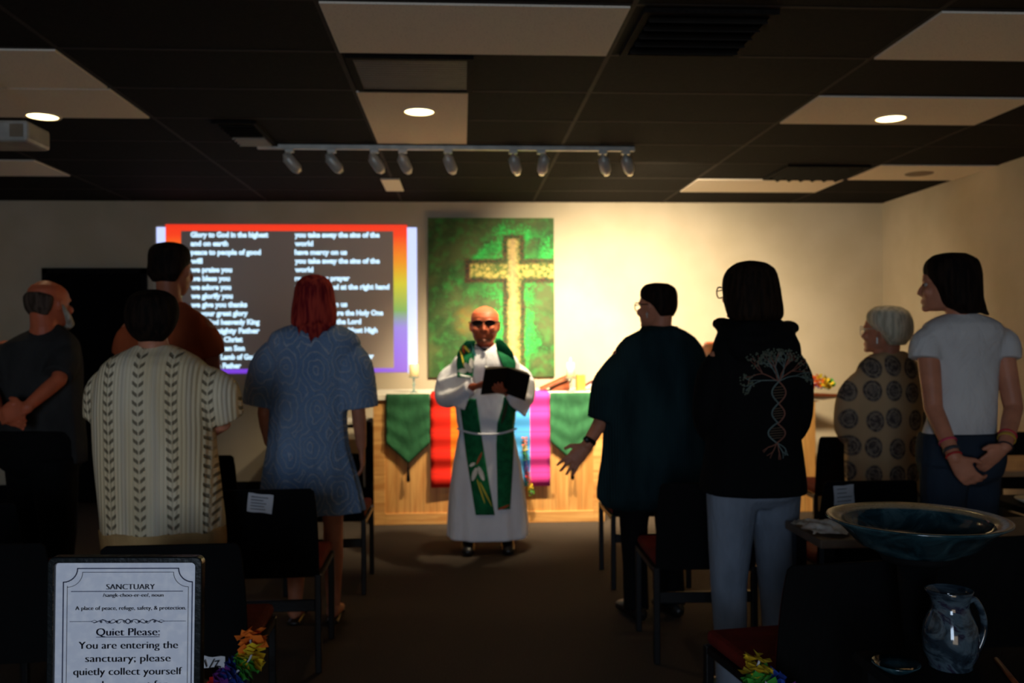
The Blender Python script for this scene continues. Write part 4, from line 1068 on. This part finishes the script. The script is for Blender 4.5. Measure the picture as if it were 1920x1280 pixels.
p.garment('poncho', [(610, 1214, 1262, .9), (620, 1196, 1284, .8), (632, 1172, 1302), (650, 1156, 1316), (685, 1142, 1328), (730, 1132, 1332), (770, 1128, 1334), (800, 1130, 1334), (850, 1128, 1332), (900, 1121, 1326), (930, 1120, 1318), (946, 1134, 1290), (954, 1150, 1262)], g.mat, .55, fold=(.0, .035), nf=8, extra=col_,
    sleeves=[([p.P(1176, 660), p.P(1150, 730, 0), p.P(1130, 790, -.01)], [.09, .12, .085])])
p.trousers(M['blackfab'], g=1.05); p.shoes(M['shoe'])
p.hair([(1.05, .08, -.1, .1), (1.02, .25, -.3, .26), (.92, .36, -.46, .37), (.78, .40, -.52, .40), (.62, .30, -.52, .395), (.5, .02, -.5, .375), (.38, -.1, -.46, .33), (.24, -.2, -.38, .24)], M['hairdark'], fold=.02)
p.glasses(M['blackmetal'], rim=.003)
bm = NB(); d_ = (p.P(1142, 765, 0)-pw_).normalized(); u_ = d_.orthogonal().normalized(); v_ = d_.cross(u_)
tube(bm, [pw_+d_*.03+(u_*math.cos(a*PI/12)+v_*math.sin(a*PI/12))*.033 for a in range(25)], [(.011, .003)]*25, 8, flat=d_, round_=False); wt = obj('wristwatch', bm, M['black'], p.root, True)
bm = NB(); cc = pw_+d_*.03+V((-.015, -.032, .01)); ball(bm, cc, (.016, .006, .016)); obj('watch_face', bm, M['blackmetal'], wt, True)
bm = NB(); ball(bm, p.hT(-.385, .0, .30), .006); tube(bm, [p.hT(-.385, .0, .34), p.hT(-.385, 0, .22)], .0025, 6); obj('earring', bm, M['silver'], p.root)
# ---- 7 hoodie
p = Person('person with a brown bob and glasses in a black tree print hoodie', 1412, 3.5, 1.70, face=.2, skin='skin')
p.torso(1.05); p.legs(.10); p.neckhead(1402, 596, 497, .62, 0, neckbase=p.P(1412, 640), neck_r=.052)
p.arm(p.P(1352, 668), p.P(1336, 775, .04), p.P(1370, 830, .22), d=(.9, .4, .1), n=(0, -1, 0), t=(0, 0, 1), curl=.5)
p.arm(p.P(1478, 668), p.P(1488, 775, .04), p.P(1450, 830, .22), d=(-.9, .4, .1), n=(0, -1, 0), t=(0, 0, 1), curl=.5)
p.finish()
def hood(bm):
    tube(bm, bez([p.P(1352, 606, .06), p.P(1370, 618, -.06), p.P(1412, 634, -.13), p.P(1456, 622, -.08), p.P(1482, 612, .04)], 5), [(.026, .040)]*21, 14)
    ball(bm, p.P(1412, 640, -.1), (.10, .05, .085))
HOOD = p.garment('hoodie', [(592, 1376, 1450, .9), (604, 1362, 1468, .8), (620, 1348, 1484), (645, 1338, 1498), (690, 1334, 1500), (750, 1334, 1500), (800, 1330, 1498), (860, 1322, 1504, .74), (905, 1316, 1508, .82), (922, 1316, 1508, .82)], M['blackfab'], .6, fold=(.003, .012), nf=7, extra=hood,
    sleeves=[([p.P(1356, 660), p.P(1338, 720, .02), p.P(1332, 790, .06), p.P(1362, 826, .2)], [.07, .075, .068, .06]), ([p.P(1478, 660), p.P(1487, 720, .02), p.P(1487, 790, .06), p.P(1456, 826, .2)], [.07, .08, .07, .06])])
p.trousers(M['jeansl'], .105, top=.94, g=1.06, r=(.098, .084, .068, .060, .060)); p.shoes(M['shoe'], .105)
p.hair([(1.08, -.02, -.14, .1), (1.04, .18, -.34, .30), (.93, .34, -.50, .44), (.78, .43, -.56, .52), (.58, .44, -.60, .56), (.38, .40, -.62, .59), (.18, .34, -.64, .61), (.02, .26, -.62, .60), (-.07, .15, -.54, .54)], M['hairbrown'], nf=21, fold=.012)
p.glasses(M['blackmetal'], rim=.003, r=.125, fw=.07)
# tree print on the back, laid on the hoodie surface
bmh = bmesh.new(); bmh.from_mesh(HOOD.data); bvh = BVHTree.FromBMesh(bmh)
def onback(px, py, off=.003):
    q_ = p.P(px, py, -.6); tgt = p.P(px, py, .1); h = bvh.ray_cast(q_, (tgt-q_).normalized())
    return (h[0]+V((0, -off, 0))) if h[0] is not None else None
def pr(bm, pts, w=.0022):
    P_ = [onback(*a) for a in pts]; P_ = [a for a in P_ if a is not None]
    if len(P_) > 1: tube(bm, P_, [(w, .0008)]*len(P_) if False else w, 5, round_=False)
prA, prB, prC, prD = NB(), NB(), NB(), NB()
random.seed(11)
def helix(y0, y1, cxp, wv, ph, bm, n=16):
    return [(cxp+wv*math.sin(ph+PI*k/n), y0+(y1-y0)*k/n) for k in range(n+1)]
for (y0, y1, cxa, wv) in ((714, 757, 1460, 12), (757, 794, 1459, 11), (794, 828, 1457, 15)):
    pass
for (y0, y1, cxa, wv) in ((715, 756, 1460, 13), (756, 793, 1459, 12), (793, 830, 1456, 16)):
    pr(prA, [(cxa+wv*math.sin(PI*k/12), y0+(y1-y0)*k/12) for k in range(13)], .0028)
    pr(prB, [(cxa-wv*math.sin(PI*k/12), y0+(y1-y0)*k/12) for k in range(13)], .0028)
    for k in (3, 4.5, 6, 7.5, 9):
        w_ = wv*math.sin(PI*k/12)*.8; yy = y0+(y1-y0)*k/12; pr(prC, [(cxa-w_, yy+1), (cxa+w_, yy-1)], .0013)
def branch(bm, x, y, a, ln, w, depth, leafbm):
    P_ = [(x, y)]; 
    for k in range(4):
        a += random.uniform(-.22, .22); x += math.cos(a)*ln/4; y -= math.sin(a)*ln/4; P_.append((x, y))
    pr(bm, P_, w)
    if depth > 0:
        for m in range(2+(depth > 1)): branch(bm, x, y, a+random.uniform(-.65, .65), ln*.68, w*.68, depth-1, leafbm)
    if depth <= 1:
        for m in range(4):
            q_ = onback(x+random.uniform(-6, 6), y+random.uniform(-6, 6))
            if q_ is not None: ball(leafbm, q_, (.0032, .0012, .0032), seg=6)
for i, a in enumerate((2.95, 2.6, 2.25, 1.95, 1.65, 1.35, 1.0, .65, .3)):
    branch(prA if i % 2 else prB, 1460+random.uniform(-3, 3), 714, a, 27 if .7 < a < 2.4 else 32, .0022, 2, prD)
for a in (-2.6, -2.1, -1.3, -.8, -.4): branch(prA if a < -1 else prB, 1457, 830, a, 19, .002, 1, NB())
M['pr1'] = plain('rust print ink', c(134, 84, 66), .8, bump=0); M['pr2'] = plain('pale teal print ink', c(96, 112, 108), .8, bump=0); M['pr3'] = plain('tan print ink', c(110, 88, 66), .8, bump=0); M['pr4'] = plain('leaf print ink', c(80, 88, 72), .8, bump=0)
for nm, b_, mm in (('print_branches', prA, 'pr1'), ('print_branches', prB, 'pr2'), ('print_rungs', prC, 'pr3'), ('print_leaves', prD, 'pr4')): obj(nm, b_, M[mm], HOOD)
# ---- 8 elderly woman
p = Person('elderly person with a short silver bob in a loose medallion patterned blouse', 1655, 4.72, 1.6, face=.2, skin='skin')
p.torso(1.15); p.legs(); p.neckhead(1658, 660, 578, .78, .0, neckbase=p.P(1664, 688), neck_r=.05)
p.arm(p.P(1612, 715), p.P(1596, 800, .03), p.P(1620, 830, .24), d=(.9, .4, .1), n=(0, -1, 0), t=(0, 0, 1), curl=.5)
p.arm(p.P(1712, 715), p.P(1718, 800, .03), p.P(1690, 830, .24), d=(-.9, .4, .1), n=(0, -1, 0), t=(0, 0, 1), curl=.5)
p.finish()
g = G('medallion print blouse', .9, spec=.1); x, y, z = g.xyz()
vv = g.vec(x*1.0, .1/9, z*.78)
d1 = g.voro(vv, 9.0, .2); 
mask = g.ss(d1, .36, .43, 1, 0)
inner = g.ss(g.noise(g.co(), 45, 4, .7), .4, .62); ringm = g.ss(g.m('ABSOLUTE', d1-.27), .0, .035, .7, 0)
dark = g.mix(inner, c(70, 62, 60), c(122, 110, 98)); dark = g.mix(ringm, dark, c(150, 134, 112))
g.color(g.mix(mask, c(176, 148, 112), dark)); g.bump(g.noise(g.scale(g.co(), 1, 1, .3), 12, 3), .5, .02)
p.garment('blouse', [(658, 1650, 1694, .9), (666, 1630, 1706), (680, 1614, 1718), (705, 1604, 1724), (750, 1596, 1726), (800, 1590, 1725), (850, 1586, 1724), (900, 1587, 1722), (928, 1590, 1720)], g.mat, .6, fold=(.003, .04), nf=8,
    sleeves=[([p.P(1618, 702), p.P(1598, 750, .02), p.P(1594, 800, .04), p.P(1606, 826, .16)], [.075, .085, .085, .06]), ([p.P(1708, 702), p.P(1714, 750, .02), p.P(1714, 800, .05)], [.06, .065, .06])])
p.trousers(M['khaki'], top=.92); p.shoes(M['shoe'])
p.hair([(1.07, .02, -.12, .1), (1.04, .2, -.34, .30), (.93, .34, -.52, .44), (.78, .38, -.60, .48), (.6, .30, -.63, .49), (.45, .12, -.62, .47), (.3, -.02, -.56, .42), (.16, -.12, -.44, .32)], M['hairgrey'], nf=19, fold=.018)
p.glasses(M['silver'], rim=.0025)
bm = NB(); tube(bm, [p.hT(-.39, .02, .33), p.hT(-.39, .02, .2)], .004, 8); obj('earring', bm, M['silver'], p.root)
# ---- 9 white t-shirt
p = Person('person in a white t-shirt with chin length dark hair, hands clasped behind', 1800, 3.75, 1.78, face=.35, skin='skin')
p.torso(.84); p.legs(.10); p.neckhead(1778, 582, 482, 1.02, -.03, neckbase=p.P(1800, 622), neck_r=.050, ears=False)
wl, wr_ = p.P(1790, 858, -.2), p.P(1884, 838, -.2)
p.arm(p.P(1738, 640), p.P(1750, 765, -.06), wl, rad=(.05, .042, .036, .027), d=(.55, -.1, -.8), n=(.6, .5, .3), t=(.8, -.3, .5), curl=.75, size=1.0)
p.arm(p.P(1876, 640), p.P(1900, 765, -.06), wr_, rad=(.05, .042, .036, .027), d=(-.75, .05, -.62), n=(-.2, .7, -.5), t=(-.55, -.3, .75), curl=1.1, size=.92)
p.finish(.006)
p.eyes()
g = G('white cotton t-shirt', .9, spec=.1)
g.color(g.mix(g.ss(g.noise(g.scale(g.co(), 1, 1, .5), 6, 3), .3, .7), c(196, 192, 190), c(214, 210, 206))); g.bump(g.noise(g.scale(g.co(), 1, 1, .6), 11, 3, .6, 1.), .5, .025)
p.garment('t_shirt', [(588, 1774, 1832, .85), (596, 1752, 1856), (606, 1736, 1872), (622, 1728, 1882), (650, 1736, 1876), (690, 1746, 1870), (730, 1750, 1868), (775, 1744, 1866), (810, 1732, 1864), (829, 1728, 1862)], g.mat, .58, fold=(.003, .012), nf=6,
    sleeves=[([p.P(1746, 618), p.P(1736, 648, -.01), p.P(1734, 673, -.02)], [.062, .068, .068]), ([p.P(1870, 618), p.P(1882, 648, -.01), p.P(1884, 673, -.02)], [.062, .068, .066])])
p.trousers(M['jeansd'], .1, top=.99, g=1.0); p.shoes(M['shoe'])
def flick(bm, T):
    tube(bm, [T(.05, -.50, .2), T(.0, -.56, .02), T(-.02, -.62, -.08), T(-.02, -.70, -.12)], [.1*p.hh, .09*p.hh, .05*p.hh, .015*p.hh], 8)
p.hair([(1.08, .05, -.12, .1), (1.05, .22, -.34, .28), (.94, .36, -.52, .39), (.8, .41, -.58, .44), (.64, .38, -.60, .46), (.48, .30, -.60, .46), (.3, .24, -.60, .45), (.12, .14, -.60, .43), (-.02, -.1, -.56, .36), (-.08, -.18, -.5, .3)], M['hairdark'], nf=17, fold=.02, extra=flick)
bc_ = [c(190, 30, 34), c(60, 60, 64), c(200, 60, 90), c(40, 30, 34), c(190, 150, 50), c(200, 40, 60)]
for (w_, e_, offs) in ((wl, p.P(1750, 765, -.06), (.01, .035, .075)), (wr_, p.P(1900, 765, -.06), (.0, .05, .07))):
    d_ = (e_-w_).normalized(); u_ = d_.orthogonal().normalized(); v_ = d_.cross(u_)
    for i, f_ in enumerate(offs):
        bm = NB(); tube(bm, [w_+d_*f_+(u_*math.cos(a*PI/10)+v_*math.sin(a*PI/10))*(.030+f_*.06) for a in range(21)], [(.005+.003*(i % 2), .0025)]*21, 6, flat=d_, round_=False)
        obj('bracelet', bm, plain('bracelet cord', bc_[(i+(3 if w_ is wr_ else 0))], .6), p.root, True)
# ---- 5 priest
p = Person('bald bespectacled priest in a white alb and green stole holding an open book', 912, 6.2, 1.69, face=PI, skin='skinr')
PR = p
p.torso(1.15); p.legs(.13); p.neckhead(909, 647, 573, PI-.08, .06, neckbase=p.P(908, 668), neck_r=.06)
wa, wb = p.P(888, 724, -.30), p.P(948, 734, -.30)
p.arm(p.P(862, 688), p.P(838, 752, -.04), wa, d=(.9, -.25, .1), n=(.2, 0, 1), t=(.1, -.9, .2), curl=.7, size=1.05)
p.arm(p.P(958, 688), p.P(982, 752, -.04), wb, d=(-.35, -.75, .1), n=(0, .1, 1), t=(.9, -.3, .2), curl=.55, size=1.05)
p.finish(.006); p.eyes()
M['alb'] = cloth('white alb cotton', c(246, 246, 252), .04)
def drape(bm):
    # hanging wide cuffs
    def prism(poly, th):
        pp = [p.P(x, y, dy) for x, y, dy in poly]; loft(bm, [[a+V((0, -th, 0)) for a in pp], [a+V((0, th, 0)) for a in pp]])
    prism([(820, 712, -.02), (858, 700, -.12), (885, 706, -.24), (888, 722, -.28), (871, 769, -.25), (846, 760, -.15), (824, 745, -.04)], .035)
    prism([(1002, 712, -.02), (972, 700, -.12), (950, 708, -.24), (946, 726, -.28), (955, 758, -.27), (984, 782, -.16), (1001, 745, -.04)], .035)
    for (e, wv, q_, lowpt) in () and ((p.P(830, 752, -.06), p.P(884, 722, -.27), p.P(868, 752, -.22), p.P(868, 766, -.22)), (p.P(990, 752, -.06), p.P(954, 724, -.27), p.P(972, 752, -.22), p.P(978, 776, -.2))):
        tube(bm, [e, e*.5+lowpt*.5+V((0, 0, .02)), lowpt+V((0, 0, .012))], [(.05, .05), (.05, .035), (.03, .02)], 14)
        tube(bm, [wv+V((0, 0, -.02)), q_, lowpt+V((0, 0, .01))], [(.05, .04), (.05, .03), (.035, .015)], 14)
ALB = p.garment('alb', [(650, 884, 932, .85), (658, 870, 948, .8), (668, 854, 966), (682, 846, 974), (710, 846, 974), (750, 852, 970, .68), (790, 856, 966, .72), (808, 860, 964, .7), (830, 856, 968, .68), (880, 848, 978), (940, 842, 986), (990, 840, 990), (1006, 840, 990)], M['alb'], .64, fold=(.0, .035), nf=9, extra=drape, smooth=3,
    sleeves=[([p.P(858, 686), p.P(838, 716, -.0), p.P(834, 746, -.06), p.P(860, 742, -.2), p.P(882, 726, -.28)], [.07, .075, .065, .055, .05]), ([p.P(962, 686), p.P(982, 716, 0), p.P(984, 746, -.06), p.P(966, 744, -.2), p.P(956, 728, -.28)], [.07, .075, .065, .055, .05])])
p.shoes(M['shoe'], .13, toe=.2)
bmh = bmesh.new(); bmh.from_mesh(ALB.data); bv2 = BVHTree.FromBMesh(bmh)
def onfront(pt, off=.006, lim=None):
    q_ = V((pt.x, -1.2, pt.z)); h = bv2.ray_cast(q_, V((0, 1, 0)))
    if h[0] is None: return V((pt.x, -.1, pt.z))
    return h[0]+V((0, -off, 0))
# stole: a ribbon each side; under the arms it follows the torso, not the sleeve
def ribbon(name, rows, mat, parent, ymin=None, nc=8, off=.006):
    bm = NB(); R_ = []
    rr = []
    for (y0, l0, r0), (y1, l1, r1) in zip(rows, rows[1:]):
        n = max(2, int((y1-y0)/5))
        for k in range(n): f = k/n; rr.append((y0+(y1-y0)*f, l0+(l1-l0)*f, r0+(r1-r0)*f))
    rr.append(rows[-1])
    lasty = {}
    for (y, l, r_) in rr:
        row = []
        for i in range(nc+1):
            pt = p.P(l+(r_-l)*i/nc, y); h = onfront(pt, off)
            yv = h.y
            if ymin is not None and 700 < y < 790: yv = max(yv, ymin)
            row.append(bm.verts.new((pt.x, yv, pt.z)))
        R_.append(row)
    for A, B in zip(R_, R_[1:]):
        for i in range(nc): bm.faces.new((A[i], A[i+1], B[i+1], B[i]))
    o = obj(name, bm, mat, parent, True); s_ = o.modifiers.new('s', 'SOLIDIFY'); s_.thickness = .003; s_.offset = 0
    return o
g = G('green stole cloth', .8, spec=.2); n = g.noise(g.co(), 25, 3)
g.color(g.mix(g.ss(n, .3, .7), c(10, 92, 54), c(22, 118, 70))); M['stole'] = g.mat
st1 = ribbon('stole_band', [(638, 874, 892), (646, 866, 890), (660, 858, 889), (680, 856, 888), (705, 858, 886)], M['stole'], p.root)
st1['label'] = 'embroidered upper part of the green stole on the image left'
st2 = ribbon('stole_band', [(634, 928, 936), (644, 928, 948), (660, 931, 960), (680, 938, 966), (694, 945, 965)], M['stole'], p.root)
st2['label'] = 'plain green upper part of the stole on the image right'
st3 = ribbon('stole_band', [(745, 862, 892), (770, 864, 896), (800, 868, 900), (850, 874, 908), (900, 882, 916), (956, 891, 926)], M['stole'], p.root, -.24, off=.008)
st4 = ribbon('stole_band', [(738, 944, 958), (760, 940, 966), (790, 931, 964), (830, 929, 962), (880, 930, 959), (946, 931, 954)], M['stole'], p.root, -.24, off=.008)
def motif(parent, ups, mat, name, off=.010):
    bm = NB()
    for poly in ups:
        P_ = []
        for (x, y) in poly:
            pt = p.P(x, y); h = onfront(pt, off); P_.append(bm.verts.new((pt.x, h.y-.004, pt.z)))
        bm.faces.new(P_)
    bmesh.ops.triangulate(bm, faces=bm.faces)
    o = obj(name, bm, mat, parent); s_ = o.modifiers.new('s', 'SOLIDIFY'); s_.thickness = .002; s_.offset = 0
def petal(x, y, a, l, w):
    P_ = []
    for k in range(10):
        t_ = k/9*2*PI; u_ = (1-math.cos(t_))/2*l; v_ = math.sin(t_)*w*(1 if u_ < l*.5 else .9)
        P_.append((x+math.cos(a)*u_-math.sin(a)*v_, y+math.sin(a)*u_+math.cos(a)*v_))
    return P_
MW = plain('white embroidery', c(222, 220, 214), .8); MY = plain('yellow embroidery', c(206, 190, 60), .8); MR = plain('orange red embroidery', c(176, 70, 34), .8); MT = plain('teal embroidery', c(60, 140, 140), .8)
motif(st1, [petal(884, 697, -2.2, 22, 5.5), petal(876, 693, 3.0, 19, 5), petal(884, 690, -1.6, 20, 4.5)], MW, 'white_lily')
motif(st1, [petal(870, 648, .9, 16, 2.6), petal(862, 655, 1.3, 34, 1.6)], MY, 'yellow_stem'); motif(st1, [petal(869, 646, 1.5, 17, 3)], MR, 'red_flame'); motif(st1, [petal(878, 640, 1.1, 30, 3.6)], MT, 'teal_leaf')
motif(st3, [petal(893, 870, 1.9, 26, 4.5), petal(896, 868, 1.2, 28, 4.5), petal(890, 862, 2.6, 12, 3)], MW, 'white_lily', .013)
motif(st3, [petal(903, 842, 2.0, 26, 2)], MR, 'red_flame', .013); motif(st3, [petal(898, 895, 1.1, 52, 1.6), petal(893, 890, 1.25, 48, 1.4)], MY, 'yellow_stem', .013)
motif(st4, [petal(950, 750, 1.85, 44, 3.2)], plain('dark olive embroidery', c(54, 60, 34), .8), 'olive_branch', .014)
motif(st4, [petal(931, 946, -.35, 24, 2.2)], MR, 'red_flame', .013)
# cincture rope
bm = NB(); P_ = []
for k in range(25):
    px_ = 858+(966-858)*k/24; yy = 801+9*math.sin(PI*k/24)**.7 if 0 < k < 24 else 801
    pt = p.P(px_, yy); h = onfront(pt, .014); P_.append(h)
tube(bm, P_, .0075, 8); q_ = onfront(p.P(866, 812), .016)
tube(bm, [P_[2], onfront(p.P(862, 825), .016), onfront(p.P(863, 850), .016)], .006, 8); obj('rope_cincture', bm, M['alb'], p.root, True)
# collar, microphone, pendant, glasses
bm = NB(); tube(bm, bez([p.P(889, 648, -.02), p.P(898, 656, -.075), p.P(910, 660, -.10), p.P(922, 656, -.085), p.P(930, 648, -.03)], 5), [(.018, .008)]*21, 8); obj('collar', bm, M['alb'], p.root, True)
bm = NB(); tube(bm, [p.P(892, 644, -.075), p.P(900, 650, -.105), p.P(908, 656, -.125)], [.003, .004, .008], 8); ball(bm, p.P(909, 655, -.13), (.016, .01, .011)); obj('microphone', bm, M['black'], p.root, True)
bm = NB(); q_ = onfront(p.P(910, 688), .012); tube(bm, [q_-V((0, .002, 0)), q_+V((0, .004, 0))], .011, 14); tube(bm, [q_+V((0, 0, .01)), onfront(p.P(912, 662), .008)], .0015, 5); obj('pendant', bm, M['silver'], p.root, True)
p.glasses(M['black'], z=.53, r=.125, sq=.5, lensmat=plain('dark lens', c(50, 28, 22), .1, bump=0), rim=.0045)
bm = NB(); tube(bm, [p.hT(-.13, .36, .115), p.hT(0, .44, .075), p.hT(.13, .36, .115)], .05*p.hh, 8); 
link('stubble', remesh(bm, .005, 1), skinmat('stubble skin', c(140, 84, 62)), p.root, True)
# open book in the priest's hands
bo = p.P(948, 712, -.42)+p.o
t = thing('open_book', 'thick black leather bound book held open by the priest', 'book', bo, (math.radians(-32), 0, math.radians(-4)))
t.rotation_euler = (math.radians(-50), math.radians(8), 0)
for s_ in (-1, 1):
    Mx = Matrix.Rotation(s_*.32, 4, 'Y')
    bm = NB(); box(bm, (0 if s_ > 0 else -.155, -.11, -.006), (.155 if s_ > 0 else 0, .11, 0), Mx); obj('cover', bm, M['shoe'], t, bevel=.002)
    bm = NB(); rings = []
    for k in range(9):
        x = s_*.145*k/8; h_ = .028*math.sin(PI*(.12+.5*k/8)) if k < 8 else .012
        rings.append([Mx @ V((x, yy_, zz_)) for yy_, zz_ in ((-.102, .001), (.102, .001), (.102, max(.004, h_)), (-.102, max(.004, h_)))])
    loft(bm, rings); obj('pages', bm, plain('page edges', c(150, 134, 104), .8), t)
# ================================================================== LIGHTS
def spot(loc, tgt, power, col, size=70, blend=.8, rad=.04, name='spot'):
    l = bpy.data.lights.new(name, 'SPOT'); l.energy = power; l.color = col; l.spot_size = math.radians(size); l.spot_blend = blend; l.shadow_soft_size = rad
    o = bpy.data.objects.new(name, l); COL.objects.link(o); o.location = loc; o.rotation_euler = (V(tgt)-V(loc)).to_track_quat('-Z', 'Y').to_euler(); return o
def area(loc, tgt, power, col, sx, sy, name='area'):
    l = bpy.data.lights.new(name, 'AREA'); l.shape = 'RECTANGLE'; l.size = sx; l.size_y = sy; l.energy = power; l.color = col
    o = bpy.data.objects.new(name, l); COL.objects.link(o); o.location = loc; o.rotation_euler = (V(tgt)-V(loc)).to_track_quat('-Z', 'Y').to_euler(); return o
WARM = (1, .83, .56)
h = [q_[0] for q_ in HEADS]
spot(h[5], (.75, 7.6, .95), 390, WARM, 80)
spot(h[6], (.1, 6.8, 1.0), 165, WARM, 75)
spot(h[7], (1.35, 8.0, 1.2), 600, WARM, 95, 1)
spot(h[8], (2.1, 8.2, 1.3), 260, WARM, 110, 1)
spot(h[4], (-.1, 7.2, 1.0), 65, WARM, 80)
for (px, py) in ((80, 214), (786, 205), (1670, 218)):
    q_ = WZ(px, py, H); spot((q_.x, q_.y, H-.04), (q_.x, q_.y, 0), 12, (1, .72, .42), 120, 1, .08, 'downlight')
# cool daylight reaching in from the entrance behind the camera
area((-.9, -3.3, 1.5), (-.4, 4.5, .95), 76, (.62, .78, 1.0), 1.2, 1.9, 'entrance daylight')
area((.4, -2.4, .5), (.3, 1.5, 2.74), 14, (1, .8, .58), 1.5, 1.5, 'added ceiling fill')  # added warm upward fill that brightens the ceiling tiles, no visible source
w = bpy.data.worlds.new('world'); sc.world = w; w.use_nodes = True
w.node_tree.nodes['Background'].inputs[0].default_value = (.8, .85, 1, 1); w.node_tree.nodes['Background'].inputs[1].default_value = .0
sc.view_settings.view_transform = 'Standard'; sc.view_settings.look = 'None'; sc.view_settings.exposure = 0
sc.cycles.use_denoising = True
sc.cycles.max_bounces = 6; sc.cycles.diffuse_bounces = 4; sc.cycles.sample_clamp_indirect = 4
